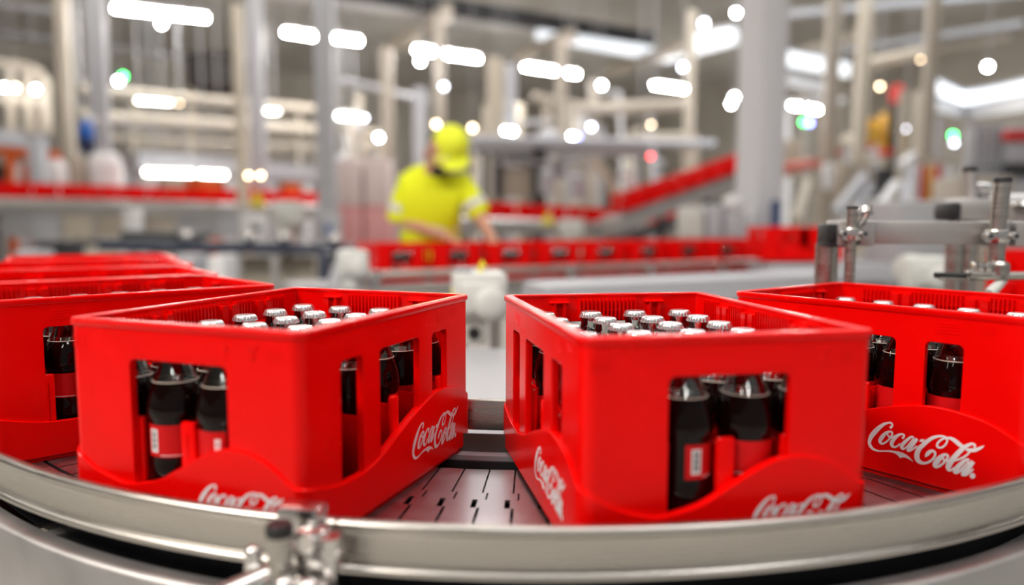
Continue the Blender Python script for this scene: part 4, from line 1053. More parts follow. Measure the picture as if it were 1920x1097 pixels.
# ------------------------------------------------------------------ hall shell
HU, HN = Vector((.82, .572, 0)), Vector((-.572, .82, 0))     # directions of the building's two walls
WN, WU = 35.0, 30.0
CEIL = 7.0
def hall(u, n, z): return HU*u + HN*n + Vector((0, 0, z))
def noise_mat(name, c1, c2, scale, stretch=(1,1,1), rough=.6):
    m = bpy.data.materials.new(name); m.use_nodes = True
    nt = m.node_tree; b = nt.nodes['Principled BSDF']
    tc = nt.nodes.new('ShaderNodeTexCoord'); mp = nt.nodes.new('ShaderNodeMapping'); nz = nt.nodes.new('ShaderNodeTexNoise')
    mp.inputs['Scale'].default_value = stretch; nz.inputs['Scale'].default_value = scale; nz.inputs['Detail'].default_value = 4
    rp = nt.nodes.new('ShaderNodeValToRGB')
    rp.color_ramp.elements[0].position = .35; rp.color_ramp.elements[0].color = (*c1, 1)
    rp.color_ramp.elements[1].position = .65; rp.color_ramp.elements[1].color = (*c2, 1)
    nt.links.new(tc.outputs['Object'], mp.inputs[0]); nt.links.new(mp.outputs[0], nz.inputs['Vector'])
    nt.links.new(nz.outputs['Fac'], rp.inputs[0]); nt.links.new(rp.outputs[0], b.inputs['Base Color'])
    b.inputs['Roughness'].default_value = rough
    return m
FLOORM = noise_mat('polished_concrete', (.42,.40,.37), (.56,.54,.50), 1.3, rough=.35)
WALLM = noise_mat('wall_panels', (.56,.51,.45), (.74,.70,.63), .5, (1,1,.3))
DECKM = noise_mat('roof_deck', (.58,.55,.51), (.72,.69,.65), .6, (1,1,1))
mb = MB(); mb.add([hall(-40,-12,FLOOR),hall(WU,-12,FLOOR),hall(WU,WN,FLOOR),hall(-40,WN,FLOOR)], [(0,1,2,3)])
struct(mb.build('floor', FLOORM, None, 0))
mb = MB()
K = 150                        # trapezoidal roof deck
vs, fs = [], []
for i in range(K+1):
    n = -12 + (WN+12)*i/K
    z = CEIL + (0.12 if i % 2 else 0.0)
    vs += [hall(-40, n, z), hall(WU, n, z)]
for i in range(K): fs.append((2*i, 2*i+1, 2*i+3, 2*i+2))
mb.add(vs, fs)
struct(mb.build('ceiling', DECKM, None, 0))
mb = MB(); mb.add([hall(-40,WN,FLOOR),hall(WU,WN,FLOOR),hall(WU,WN,CEIL+.2),hall(-40,WN,CEIL+.2)], [(0,1,2,3)])
for i in range(36): mb.bar(hall(-40+i*2, WN-.04, FLOOR), hall(-40+i*2, WN-.04, CEIL), .06, .06)
struct(mb.build('wall_back', WALLM, None, 0))
mb = MB(); mb.add([hall(WU,-12,FLOOR),hall(WU,WN,FLOOR),hall(WU,WN,CEIL+.2),hall(WU,-12,CEIL+.2)], [(0,1,2,3)])
struct(mb.build('wall_right', WALLM, None, 0))

# roof beams and ducts -------------------------------------------------
def bar_thing(name, label, cat, a, b, wx, wz, mat, group=None):
    o = MB().bar(a, b, wx, wz).build(name, mat, None, 0)
    return tag(o, label, cat, group)
def tube_thing(name, label, cat, pts, r, mat, group=None):
    o = MB().tube(pts, r, 16).build(name, mat, None, 40)
    return tag(o, label, cat, group)
a, b = at_h(745, -4, 5.4), at_h(1222, 73, 5.4)
tube_thing('air_duct', 'long black duct slanting under the roof at top centre', 'duct', [a - (b-a)*.6, a, b], .20, DARK)
a, b = at_h(480, -18, 5.3), at_h(1000, 58, 5.3)
bar_thing('cable_tray', 'pale cable tray running beside the black duct at top centre', 'cable tray', a, b, .52, .07, WHITE)
for i, (p0, p1) in enumerate((((735,88),(840,22)),((970,108),(1075,64)),((1130,138),(1290,84)),((1440,120),(1640,60)),((1545,150),(1700,108)))):
    a, b = at_h(*p0, 5.0), at_h(*p1, 5.0)
    bar_thing('roof_beam', '%s beige roof beam from the left, above the strip lights' % ordinal(i), 'beam', a, b, .22, .32, BEIGE, 'beige roof beams')
for i, (p0, p1, z, mt) in enumerate((((0,62),(420,118),5.2,GREY),((1440,30),(1920,-14),4.9,LGREY),((1480,110),(1920,44),4.7,LGREY),((1600,120),(1900,70),4.5,BEIGE),((0,8),(200,36),5.2,GREY))):
    a, b = at_h(*p0, z), at_h(*p1, z)
    bar_thing('roof_pipe', ['long grey service channel under the roof at top left','pale service channel at top right edge of the roof','lower pale service channel at top right',
                            'beige roof channel below the pale ones at top right','short grey service channel at the top left corner'][i], 'pipe', a, b, .18, .14, mt)
# bright V-shaped rooflight band at right and bright strips beyond the column
def skyband(pts, label, wz=.30, mat=None):
    t = thing('rooflight', label, 'rooflight', (0,0,0))
    for q, (p0, p1) in enumerate(zip(pts, pts[1:])):
        MB().bar(p0, p1, .10, wz).build('glazing', mat or SKYL, t, 0)
        MB().bar(p0 + Vector((0,0,wz/2+.03)), p1 + Vector((0,0,wz/2+.03)), .16, .06).build('frame', LGREY, t, 0)
skyband([at(1745,160,17), at(1805,188,18.5), at(1960,162,14)], 'upper bright V-shaped rooflight band at far right')
skyband([at(1745,195,16.5), at(1812,213,18), at(1960,188,13.6)], 'lower bright V-shaped band under the rooflight at far right', .26, WHITE)
skyband([at_h(1005,60,5.3), at_h(1252,106,5.3), at_h(1382,70,5.3)], 'bright bent rooflight strip left of the white column top', .34)
skyband([at(1466,108,18), at(1590,132,19)], 'bright rooflight strip just right of the white column', .32)
skyband([at(1460,148,17), at(1545,166,18)], 'lower bright rooflight strip right of the white column', .26, WHITE)
skyband([at(1288,80,17.5), at(1378,66,16.5)], 'bright rooflight strip just left of the white column', .30)

# strip lights ------------------------------------------------------------
def strip(label, p0, p1, group, wz=.10, glow=None):
    a, b = Vector(p0), Vector(p1)
    t = thing('strip_light', label, 'ceiling light', a, 0, group)  # also builds the lamp reflections below the deck, which are no real lights
    v = b - a
    MB().tube([(0,0,0), v], wz*.40, 12).build('tube', glow or TUBE, t)
    MB().bar((0,0,wz*.85), v + Vector((0,0,wz*.85)), .20, .06).build('housing', WHITE, t, 0)
    for f_ in (.2, .8):
        q = v*f_
        MB().bar(q + Vector((0,0,wz)), Vector((q.x, q.y, CEIL - a.z)), .02, .02).build('hanger', LGREY, t, 0)
T1 = [((214,16),(388,35)),((533,61),(606,72)),((619,71),(674,78)),((779,93),(836,101)),((840,103),(897,111)),((984,126),(1082,140)),((1226,160),(1292,169)),((1474,196),(1534,207))]
for i, (p0, p1) in enumerate(T1):
    strip('%s from the left of the strip lights running under the roof' % ordinal(i), at_h(*p0, CAM_H+4.0), at_h(*p1, CAM_H+4.0), 'strip lights under the roof')
for (p0, p1, d, lab) in (((245,186),(320,191),16.5,'strip light glowing behind the platform railing, left'),((486,206),(521,208),17,'short strip light right of the railing posts'),
                         ((634,217),(672,221),18,'short strip light right of the pale blue column'),((1192,267),(1232,268),18,'short warm strip light left of the white column, low')):
    a = at(*p0, d); b = at(*p1, d + .5)
    strip(lab, a, b, None, .10, TUBE_L)
for (p0, p1, lab) in (((272,323),(362,326),'long lamp reflection under the platform deck, built as a glowing tube'),((373,326),(423,328),'shorter lamp reflection under the platform deck, built as a glowing tube')):
    strip(lab, at(*p0, 14.2), at(*p1, 14.4), None, .10, TUBE_L)  # lamp reflections below the deck, added as glowing tubes

# round lamps -------------------------------------------------------------
def lamp(label, px, py, d, mat, r=.075, group=None, mount='roof'):
    p = at(px, py, d)
    t = thing('round_lamp', label, 'lamp', p, 0, group)
    k = r*d/15.0*.5
    MB().sphere((0,0,0), k, 14).build('globe', mat, t)
    MB().lathe([(k*.55,k*.75),(k*.6,k*1.3),(k*.2,k*1.6),(.0001,k*1.61)], 14).build('socket', LGREY, t)
    if mount == 'roof': MB().tube([(0,0,k*1.5),(0,0,CEIL-p.z)], .008, 6).build('cord', GREY, t)
    else: MB().tube([(0,0,-k*.8),(0,0,FLOOR-p.z)], .012, 6).build('stem', GREY, t)
RL = [(303,44,14,BULB,.11,'round white lamp just under the longest strip light'),
 (222,152,14,BULB,.09,'round white lamp beside a green one, upper left'),
 (600,188,15,BULB,.085,'round white lamp before the pale blue column'),
 (788,114,16,BULB,.10,'round lamp under the strip light above the worker'),
 (818,233,15,BULB_W,.085,'round warm lamp beside the yellow cap'),
 (710,258,15,BULB,.085,'round white lamp left of the worker\'s head'),
 (1128,160,16,BULB,.09,'round cool lamp right of the middle strip light'),
 (1109,238,16,BULB_D,.085,'round dim white lamp alone near the centre right'),
 (936,244,15,BULB,.09,'left one of the three touching lamps right of the cap'),
 (948,245,15.2,BULB,.07,'middle one of the three touching lamps right of the cap'),
 (961,246,15,BULB,.09,'right one of the three touching lamps right of the cap'),
 (1057,254,16,BULB_W,.10,'left warm one of the pair of lamps near the centre'),
 (1073,256,16,BULB,.09,'right one of the pair of lamps near the centre'),
 (1283,166,15,BULB,.06,'round lamp at the right tip of the centre strip light'),
 (1280,126,15,BULB_D,.09,'dim round lamp under the bend of the cable tray'),
 (1377,182,14,BULB,.09,'upper one of the pair of lamps touching the white column'),
 (1371,195,14,BULB,.085,'lower one of the pair of lamps touching the white column'),
 (1380,24,14,BULB,.09,'round lamp high beside the white column top'),
 (1320,44,14,BULB_D,.12,'large dim lamp high left of the white column top'),
 (1620,61,15,BULB,.09,'round white lamp high right of the white column'),
 (1852,125,15,BULB,.10,'round white lamp above the bright V-shaped band'),
 (1558,222,15,BULB_D,.085,'round dim lamp right of the last strip light'),
 (1697,242,15,BULB_D,.07,'round dim lamp before the yellow machine frame'),
 (1726,110,15,BULB_W,.07,'warm dim lamp high at right, above another warm one'),
 (1735,168,15,BULB_W,.08,'warm dim lamp left of the bright V-shaped band'),
 (1650,162,15,BULB_W,.065,'warm dim lamp left of the red beacon'),
 (8,164,13,BULB,.085,'leftmost of the lamps at the left frame edge'),
 (29,165,13,BULB_W,.10,'middle warm one of the lamps at the left frame edge'),
 (67,168,13,BULB,.10,'right one of the lamps at the left frame edge'),
 (336,192,16,BULB_W,.075,'warm lamp at the right tip of the railing strip light'),
 (683,221,17,BULB_D,.07,'dim lamp right of the short strip light'),
 (886,240,16,BULB_W,.085,'warm orange lamp just right of the yellow cap'),
 (466,329,12.5,BULB_W,.065,'left one of two warm lamps under the platform end'),
 (489,329,12.5,BULB_W,.07,'right one of two warm lamps under the platform end'),
 (832,162,15,BULB_D,.085,'dim round lamp above the yellow cap'),
 (927,154,15,BULB_W,.09,'warm lamp on the cream column right of the cap'),
 (1221,234,16,BULB_W,.05,'faint warm lamp above the low centre strip light')]
for px, py, d, mt, r, lab in RL: lamp(lab, px, py, d, mt, r)
for px, py, d, mt, r, lab in ((231,143,14.05,BULB_G,.085,'green signal lamp touching a white lamp, upper left'),(1507,229,15,BULB_G,.075,'green signal lamp beside a blue one, right of the white column'),
        (1518,230,15.1,BULB_B,.08,'blue signal lamp beside a green one, right of the white column'),(1787,254,14,BULB_G,.09,'green signal lamp above a pale blue one at far right'),
        (1788,268,14.05,BULB_D,.085,'pale blue signal lamp under a green one at far right'),(1220,293,15,BULB_R,.07,'red signal lamp above the inclined crate line'),
        (1083,257,16.2,BULB_B,.07,'violet signal lamp at the right of the centre lamp pair')):
    lamp(lab, px, py, d, mt, r, None, 'floor')

# columns and posts -------------------------------------------------------
p = at(1420, 440, 7.6)
mb = MB(); ww = 76/F_PX*7.6
mt = Matrix.Translation((p.x, p.y, 0)) @ Matrix.Rotation(.42, 4, 'Z')
mb.bbox((-ww*.40,-ww*.40,FLOOR),(ww*.40,ww*.40,CEIL), .012, 0, mt)
o = mb.build('column_1', M('white_column_paint', (.74,.75,.79), .5), None, 30); o['kind'] = 'structure'
POSTS = [(130,20,-20,345,14,BEIGE,'beige post, leftmost of the tall ones'),(153,11,-20,300,14.5,GREY,'thin grey post behind the blue hose drum'),
 (183,15,-20,345,13,LGREY,'pale post right of the blue hose drum'),(201,15,-20,345,13,LGREY,'twin pale post beside another at upper left'),
 (454,17,10,350,13,CREAM,'cream post at the right part of the platform'),(486,24,-20,300,14.5,LGREY,'broad pale post behind the platform railing'),
 (613,32,-20,375,12,LGREY,'pale blue-grey column left of the worker'),(728,20,90,375,17,BEIGE,'beige post above the worker\'s left shoulder'),
 (788,22,165,300,16,LGREY,'short pale post behind the worker\'s cap'),(825,20,30,240,16.5,BEIGE,'beige post rising behind the yellow cap'),
 (928,30,110,275,15,CREAM,'bright cream column right of the worker'),(957,20,120,300,16,LGREY,'grey post just right of the cream column'),
 (1051,20,70,300,16,BEIGE,'beige post below the black duct'),(1075,14,200,300,17,CREAM,'short cream post near the pair of lamps'),(1111,18,150,300,17,BEIGE,'beige post under the cool round lamp'),
 (1290,16,20,305,15,CREAM,'thin cream post left of the white column'),(1552,22,-20,420,12.5,BEIGE,'beige post right of the white column'),
 (1610,20,-20,330,13,CREAM,'cream post under the high lamp at right'),(1686,9,170,420,12,CREAM,'thin cream post before the yellow frame'),
 (1735,20,-20,400,11.5,BEIGE,'beige post left of the far right machines'),(1757,8,220,390,11,LGREY,'thin pale post beside the red and yellow bars')]
for px, wpx, y0, y1, d, mt, lab in POSTS:
    p = at(px, 300, d); k = wpx/F_PX*d
    ztop = min(CEIL, at(px, y0, d).z)
    tag(MB().bbox((-k/2,-k/2,FLOOR),(k/2,k/2,ztop), k*.08).build('support_post', mt), lab, 'post').location = (p.x, p.y, 0)

RAILC = M('railing_paint', (.50,.45,.38), .5)
# platform with railings at left ------------------------------------------
t = thing('platform', 'raised walkway platform with pale railings at left', 'platform', (0,0,0))
def rl(px0, y0, px1, y1, d0=14.4, d1=18.0): return at(px0, y0, d0), at(px1, y1, d1)
a, b = rl(238,303,604,331,15.3,18.1); MB().bar(a, b, 1.6, .34).build('deck', LGREY, t, 0)
for nm, y0, y1, r in (('top_rail',167,206,.10),('mid_rail',218,246,.14),('low_rail',255,276,.06)):
    a, b = rl(150,y0,598,y1); MB().tube([a, b], r, 12).build(nm, RAILC, t)
for i, px in enumerate((250,357,463,560,596)):
    k = (px-150)/448.0; d = 1/((1-k)/14.4 + k/18.0)
    a = at(px, 167+39*k, d); b = at(px, 292+32*k, d)
    MB().tube([b, a], .06, 10).build('rail_post', RAILC, t)
a, b = rl(240,270,600,286,15.5,18.3); MB().bar(a, b, .3, .22).build('pipe_bundle', RAILC, t, 0)
for px, d in ((245,15.5),(595,18.2)):
    p = at(px, 320, d); MB().bar((p.x,p.y,FLOOR),(p.x,p.y,p.z), .22, .22).build('leg', LGREY, t, 0)
t = thing('platform', 'grey portal platform with bent cream railing at the left frame edge', 'platform', (0,0,0))
a, b = at(-60,252,13.3), at(88,268,13.7); MB().bar(a, b, .5, .26).build('deck', LGREY, t, 0)
p = at(72,300,13.5); MB().bar((p.x,p.y,FLOOR),(p.x,p.y,at(72,262,13.5).z), .22, .22).build('leg', LGREY, t, 0)
MB().tube([at(-40,116,13.3), at(40,124,13.4), at(70,134,13.5), at(84,152,13.5), at(88,250,13.5)], .09, 12).build('bent_rail', CREAM, t)
MB().tube([at(-40,186,13.3), at(86,192,13.5)], .085, 12).build('mid_rail', CREAM, t)
for px in (22, 55): MB().tube([at(px,250,13.4), at(px,122,13.4)], .085, 10).build('rail_post', CREAM, t)
p = at(66, 250, 14.0)
o = MB().lathe([(.16,0),(.17,.05),(.17,.46),(.15,.52),(.06,.56),(.0001,.56)], 22).build('cream_drum', CREAM); o.location = p; tag(o, 'cream drum on the portal platform at left edge', 'drum')
p = at(163, 256, 11.5)
t = thing('hose_reel', 'blue hose reel hanging on the thin grey post', 'hose reel', p)
MB().sphere((0,0,.03), (.10,.16,.24), 18).build('reel', BLUE, t)
MB().sphere((0,.0,-.10), (.105,.165,.16), 16).build('reel_base', M('hose_navy', (0,.01,.06), .5), t)
MB().tube([(0,.1,.2),(-.02,.3,.3),(-.05,2.9,.35)], .03, 8).build('bracket', GREY, t)
# pale domed tanks and things under the platforms
for i, (px, w_, y0, mtl, lab) in enumerate(((110,36,298,WHITE,'small domed pale tank left of the blue hose reel'),(147,32,288,BEIGE,'beige domed tank under the blue hose reel'),(200,58,284,WHITE,'largest domed pale tank, under the left platform'))):
    d = 12.6 + .2*i; p = at(px, 345, d); k = w_/F_PX*d/2
    hgt = at(px, y0, d).z - FLOOR
    o = MB().lathe([(k,0),(k,hgt*.86),(k*.93,hgt*.93),(k*.7,hgt*.98),(.0001,hgt)], 24).build('domed_tank', mtl); o.location = (p.x, p.y, FLOOR); tag(o, lab, 'tank')
def crate_box(name, label, cat, px0, px1, y0, y1, d, mat, depth=.6, bev=.02, group=None, to_floor=False):
    a, b = at(px0, y1, d), at(px1, y0, d)
    z0 = FLOOR if to_floor else a.z
    o = MB().bbox((a.x, d, z0), (b.x, d+depth, b.z), bev).build(name, mat)
    return tag(o, label, cat, group)
def rack(label, px0, px1, y0, d, cols):
    """orange pallet racking with goods"""
    a, b = at(px0, y0, d), at(px1, y0, d)
    t = thing('pallet_rack', label, 'rack', (a.x, d, FLOOR))
    W_, H_ = b.x - a.x, a.z - FLOOR
    for x in (0, W_/2, W_):
        for y in (0, .9): MB().bar((x,y,0),(x,y,H_), .1, .1).build('upright', ORANGE, t, 0)
    for z in (H_*.99, H_*.52):
        for y in (0, .9): MB().bar((0,y,z),(W_,y,z), .08, .16).build('beam', ORANGE, t, 0)
    n = len(cols)
    for i, c in enumerate(cols):
        MB().bbox((W_*(i+.06)/n,.1,.05),(W_*(i+.92)/n,.85,H_*.46), .03).build('goods', c, t)
        MB().bbox((W_*(i+.1)/n,.1,H_*.56),(W_*(i+.9)/n,.85,H_*.88), .03).build('goods', c, t)
rack('orange rack with pale goods under the left platform', 235, 470, 308, 21, [WHITE, CREAM, ORANGE, WHITE])
rack('orange rack with dark goods under the platform end', 480, 600, 316, 21, [LGREY, ORANGE, WHITE])
rack('orange rack with white goods inside the left portal', -30, 62, 280, 16, [DARK, WHITE, ORANGE])
for i, (px0, px1, lab) in enumerate(((628,678,'wrapped red and white pallet stack, left one behind the worker'),(682,728,'wrapped red and white pallet stack, right one behind the worker'))):
    a, b = at(px0, 378, 13), at(px1, 297, 13)
    t = thing('pallet_stack', lab, 'pallet stack', ((a.x+b.x)/2, 13.4, FLOOR))
    hw, hh = (b.x-a.x)/2, b.z-FLOOR
    MB().bbox((-hw,-.4,.14),(hw,.4,hh*.62), .04).build('wrapped_load', PINK, t)
    MB().bbox((-hw*.96,-.38,hh*.62),(hw*.96,.38,hh), .04).build('upper_load', M('wrap_pale', (.74,.62,.60), .4) if i == 0 else bpy.data.materials['wrap_pale'], t)
    mb = MB()
    for x in (-.8, 0, .8): mb.box((hw*x-.05,-.4,0),(hw*x+.05,.4,.12))
    mb.box((-hw,-.4,.11),(hw,.4,.14)); mb.build('pallet', TAN, t, 0)

# far crate line at left ----------------------------------------------------
FA, FB = at(8, 374, 11.15), at(716, 391, 16.2)
FZ = .33 + .52 - CH
fd = Vector((FB.x-FA.x, FB.y-FA.y, 0)); FL = fd.length; fd.normalize(); fang = math.atan2(fd.y, fd.x)
NF = 20
for i in range(NF):
    p = Vector((FA.x, FA.y, 0)) + fd*(FL*i/(NF-1))
    make_crate('%s red crate from the left on the far line behind' % ordinal(i), p.x, p.y, fang + math.pi/2 + random.uniform(-.05,.05), FZ, 'crates on the far line', False, ())
fm_ = Vector((FA.x, FA.y, 0)) + fd*(FL/2)
t = thing('conveyor', 'long far conveyor carrying the far crate line at left', 'conveyor', fm_, fang)
MB().bbox((-FL/2-1.5,-.26,FZ-.22),(FL/2+.4,.26,FZ-.004), .01).build('bed', STEEL_M, t)
MB().tube([(-FL/2-1.5,-.31,FZ-.05),(FL/2+.4,-.31,FZ-.05)], .03, 10).build('guide_tube', STEEL_B, t)
MB().tube([(-FL/2-1.5,-.3,FZ-.42),(FL/2+.4,-.3,FZ-.42)], .025, 10).build('brace_tube', LGREY, t)
for i in range(8):
    x = -FL/2 - .8 + i*(FL+1)/7
    MB().bar((x,-.2,FLOOR),(x,-.2,FZ-.2), .07, .07).build('leg', LGREY, t, 0)
    MB().bar((x,.2,FLOOR),(x,.2,FZ-.2), .07, .07).build('leg', LGREY, t, 0)
# declining line right of the worker
GA, GB = at(915, 411, 10.2), at(1275, 423, 13.4)
gd = GB - GA; GL = gd.length; gd.normalize()
gang = math.atan2(gd.y, gd.x)
NG = 14
for i in range(NG):
    p = GA + gd*(GL*i/(NG-1))
    make_crate('%s red crate from the left on the far line right of the worker' % ordinal(i), p.x, p.y, gang + math.pi/2 + random.uniform(-.05,.05), p.z, 'crates on the far line right of the worker', False, ())
t = thing('conveyor', 'far conveyor carrying crates right of the worker', 'conveyor', (0,0,0))
dn = Vector((0,0,1))
MB().bar(GA - gd*.6 - dn*.10, GB + gd*.5 - dn*.10, .5, .18).build('bed', STEEL_M, t, 0)
MB().tube([GA - gd*.6 + Vector((.1,-.33,-.02)), GB + gd*.5 + Vector((.1,-.33,-.02))], .035, 10).build('guide_tube', STEEL_B, t)
for i in range(5):
    p = GA + gd*(GL*i/4)
    MB().bar((p.x,p.y,FLOOR),(p.x,p.y,p.z-.15), .08, .08).build('leg', LGREY, t, 0)
# inclined line
IA, IB = at(1180, 390, 10.8), at(1400, 312, 12.4)
idv = IB - IA; IL = idv.length; idv.normalize()
iang = math.atan2(idv.y, idv.x); itilt = math.asin(idv.z)
NI = 7
for i in range(NI):
    p = IA + idv*(IL*i/(NI-1))
    make_crate('%s red crate from the bottom on the inclined line' % ordinal(i), p.x, p.y, iang, p.z, 'crates on the inclined line', False, (), -itilt)
t = thing('conveyor', 'inclined conveyor lifting red crates left of the white column', 'conveyor', (0,0,0))
MB().bar(IA - idv*.4 - dn*.14, IB + idv*.4 - dn*.14, .4, .18).build('bed', STEEL_M, t, 0)
MB().bar(IA - idv*.3 - dn*.42, IB + idv*.4 - dn*.50, .25, .10).build('truss', DARK, t, 0)
for k in (.25, .65, .98):
    p = IA + idv*(IL*k); MB().bar((p.x,p.y,FLOOR),(p.x,p.y,p.z-.2), .1, .1).build('leg', DARK, t, 0)

# low machinery at left between the near and far lines ------------------------
t = thing('conveyor', 'dark navy conveyor frame crossing left of the worker', 'conveyor', (0,0,0))
a, b = at(205,458,6.6), at(735,470,6.9)
MB().bar(a, b, .5, .085).build('bed', NAVY, t, 0)
MB().bar(a + Vector((0,.3,.06)), a + (b-a)*.28 + Vector((0,.3,.06)), .3, .10).build('drive_cover', BLACK, t, 0)
for k in (.12, .36, .6, .88):
    p = a + (b-a)*k
    for dy in (-.2, .2): MB().bar((p.x,p.y+dy,FLOOR),(p.x,p.y+dy,p.z), .06, .06).build('leg', STEEL_M, t, 0)
for k in (.28, .5, .62, .8):
    p = a + (b-a)*k; MB().sphere((p.x, p.y-.1, p.z+.09), .055, 12).build('roller', STEEL_B, t)
t = thing('guard_fence', 'grey panel guard below the far crate line at left', 'machine guard', (0,0,0))
PX = [(5,60,GREY),(62,110,LGREY),(118,172,CREAM),(178,226,TAN),(256,330,BEIGE),(334,400,GREY),(404,445,LGREY)]
for x0, x1, mt in PX:
    a, b = at(x0, 446, 9.6), at(x1, 398, 9.6)
    MB().bbox((a.x,9.6,a.z),(b.x,9.66,b.z), .01).build('guard_panel', mt, t)
a, b = at(-30, 392, 9.6), at(470, 396, 9.6); MB().bar(a, b, .1, .09).build('top_rail', STEEL_M, t, 0)
for px in (2, 114, 176, 332, 448): p = at(px, 400, 9.6); MB().bar((p.x,9.62,FLOOR),(p.x,9.62,p.z), .05, .05).build('post', STEEL_M, t, 0)
crate_box('white_post', 'short bright white post under the far crate line', 'post', 231, 254, 390, 446, 9.2, WHITE, .2, .02, None, True)
t = thing('notice_board', 'tilted white board with a dark mark, left of the gear motor', 'notice board', at(476, 425, 8.2), -.1)
MB().bbox((-.15,-.015,-.16),(.15,.015,.15), .008).build('board', WHITE, t)
MB().sphere((.03,-.02,-.02), (.055,.006,.035), 12).build('dark_mark', DARK, t)
MB().bar((0,.03,FLOOR-at(476,425,8.2).z),(0,.03,-.1), .05, .05).build('stand', GREY, t, 0)
t = thing('notice_board', 'white board with a small blue mark, left of the worker', 'notice board', at(617, 426, 8.0), 0)
MB().bbox((-.13,-.015,-.15),(.13,.015,.15), .008).build('board', LGREY, t)
MB().sphere((0,-.02,-.02), (.03,.006,.05), 12).build('blue_mark', BLUE, t)
MB().bar((0,.03,FLOOR-at(617,426,8).z),(0,.03,-.1), .05, .05).build('stand', GREY, t, 0)
g = at(540, 425, 7.6)
gear_motor('pale upright gear motor left of the worker below the far crates', (g.x, g.y, g.z), .2, 1.9, None, False, False)
g = at(1072, 442, 8.2)
gear_motor('small pale gear motor right of the worker', (g.x, g.y, g.z), .2, 1.35, None, False, False)
t = thing('warning_sign', 'yellow triangular sign on the far line, left of the worker', 'sign', at(482, 372, 10.5))
MB().add([(-.12,0,-.12),(.12,0,-.12),(0,0,.12),(-.12,.02,-.12),(.12,.02,-.12),(0,.02,.12)], [(0,1,2),(5,4,3),(0,3,4,1),(1,4,5,2),(2,5,3,0)]).build('plate', STICKER, t, 0)
MB().bar((0,.03,FLOOR-at(482,372,10.5).z),(0,.03,-.05), .03, .03).build('stem', GREY, t, 0)
t = thing('warning_sign', 'orange triangular sign right of the worker', 'sign', at(1027, 408, 9.4))
MB().add([(-.09,0,-.09),(.09,0,-.09),(0,0,.09),(-.09,.02,-.09),(.09,.02,-.09),(0,.02,.09)], [(0,1,2),(5,4,3),(0,3,4,1),(1,4,5,2),(2,5,3,0)]).build('plate', STICKER, t, 0)
MB().bar((0,.03,FLOOR-at(1027,408,9.4).z),(0,.03,-.05), .03, .03).build('stem', GREY, t, 0)
# pale blocks and cabinets standing below the navy conveyor
for i, (x0, x1, y0, d, mt, lab) in enumerate(((30,58,470,5.6,LGREY,'pale grey block at far left above the crate rims'),(70,150,452,7.6,DARK,'dark cabinet at far left above the crate rims'),(160,196,466,7.2,CREAM,'cream box left of the navy conveyor'),
        (330,360,478,5.8,LGREY,'narrow pale cabinet below the navy conveyor'),(390,420,480,5.8,WHITE,'white cabinet below the navy conveyor'),(455,585,482,6.9,CREAM,'wide cream cabinet below the navy conveyor'),(596,612,474,5.6,NAVY,'narrow dark post left of the pale gear motor'))):
    crate_box('floor_cabinet', lab, 'cabinet', x0, x1, y0, 560, d, mt, .3, .02, None, True)
o = MB().bbox((at(300,540,3.0).x,3.0,-.10),(at(700,540,3.0).x,3.35,-.02), .006).build('steel_channel', LGREY)
tag(o, 'pale steel channel behind the crate left of the gap', 'channel')
mb = MB()
for px in (330, 670): q = at(px, 540, 3.15); mb.bar((q.x,3.15,FLOOR),(q.x,3.15,-.09), .06, .06)
mb.build('leg', STEEL_M, o, 0)
a = at(1000, 545, 3.4); b = at(1560, 520, 3.9)
o = MB().bar((a.x,a.y,a.z-.02),(b.x,b.y,b.z-.02), .3, .10).build('steel_channel', LGREY)
tag(o, 'pale conveyor channel behind the crate right of the gap', 'channel')
mb = MB()
for k in (.1, .9): q = a + (b-a)*k; mb.bar((q.x,q.y,FLOOR),(q.x,q.y,q.z-.05), .06, .06)
mb.build('leg', STEEL_M, o, 0)

# machines in the middle distance --------------------------------------------
t = thing('filling_machine', 'grey framed machine with pale panels behind the worker at right', 'machine', (0,0,0))
a, b = at(885, 281, 12.5), at(1210, 284, 13); MB().bar(a, b, .5, .15).build('top_beam', GREY, t, 0)
a, b = at(930, 305, 12.4), at(1120, 308, 12.6); MB().bar(a, b, .3, .06).build('mid_beam', GREY, t, 0)
for px in (908, 934, 1004, 1018): p = at(px, 300, 12.4); MB().bar((p.x,p.y,FLOOR),(p.x,p.y,at(px,278,12.4).z), .11, .11).build('dark_post', DARK, t, 0)
for x0, x1, y0, y1, mt in ((922,932,290,365,LGREY),(940,1000,312,372,CREAM),(944,994,288,303,LGREY),(1030,1062,300,335,LGREY),(1068,1096,318,360,TAN),(1052,1086,290,306,WHITE)):
    a, b = at(x0,y1,12.6), at(x1,y0,12.6); MB().bbox((a.x,12.6,a.z),(b.x,12.7,b.z), .02).build('panel', mt, t)
for px, py in ((1025,340),(1082,350)): MB().lathe([(.12,-.2),(.12,.15),(.06,.22),(.0001,.22)], 16, mat=Matrix.Translation(at(px,py,12.3))).build('drum', LGREY, t)
for i, (p0, p1, d, lab) in enumerate((((1112,296),(1142,336),11.6,'upper pale slanted brace left of the inclined line'),((1172,322),(1196,364),11.2,'right pale slanted brace meeting the inclined line'),((1142,342),(1164,376),11.0,'lower pale slanted brace at the foot of the inclined line'))):
    bar_thing('slanted_brace', lab, 'brace', at(*p0,d), at(*p1,d), .16, .14, CREAM if i != 1 else WHITE)
for i, (x0, x1, y0, y1, mt, lab) in enumerate(((1062,1100,268,284,WHITE,'left white light panel below the violet lamp'),(1118,1166,260,276,WHITE,'right white light panel below the violet lamp'))):
    crate_box('light_panel', lab, 'panel', x0, x1, y0, y1, 16, SKYL, .08, .01)
t = thing('gear_motor', 'cream and grey drive motor at the foot of the white column', 'motor', (0,0,0))
a = at(1278, 447, 7.0)
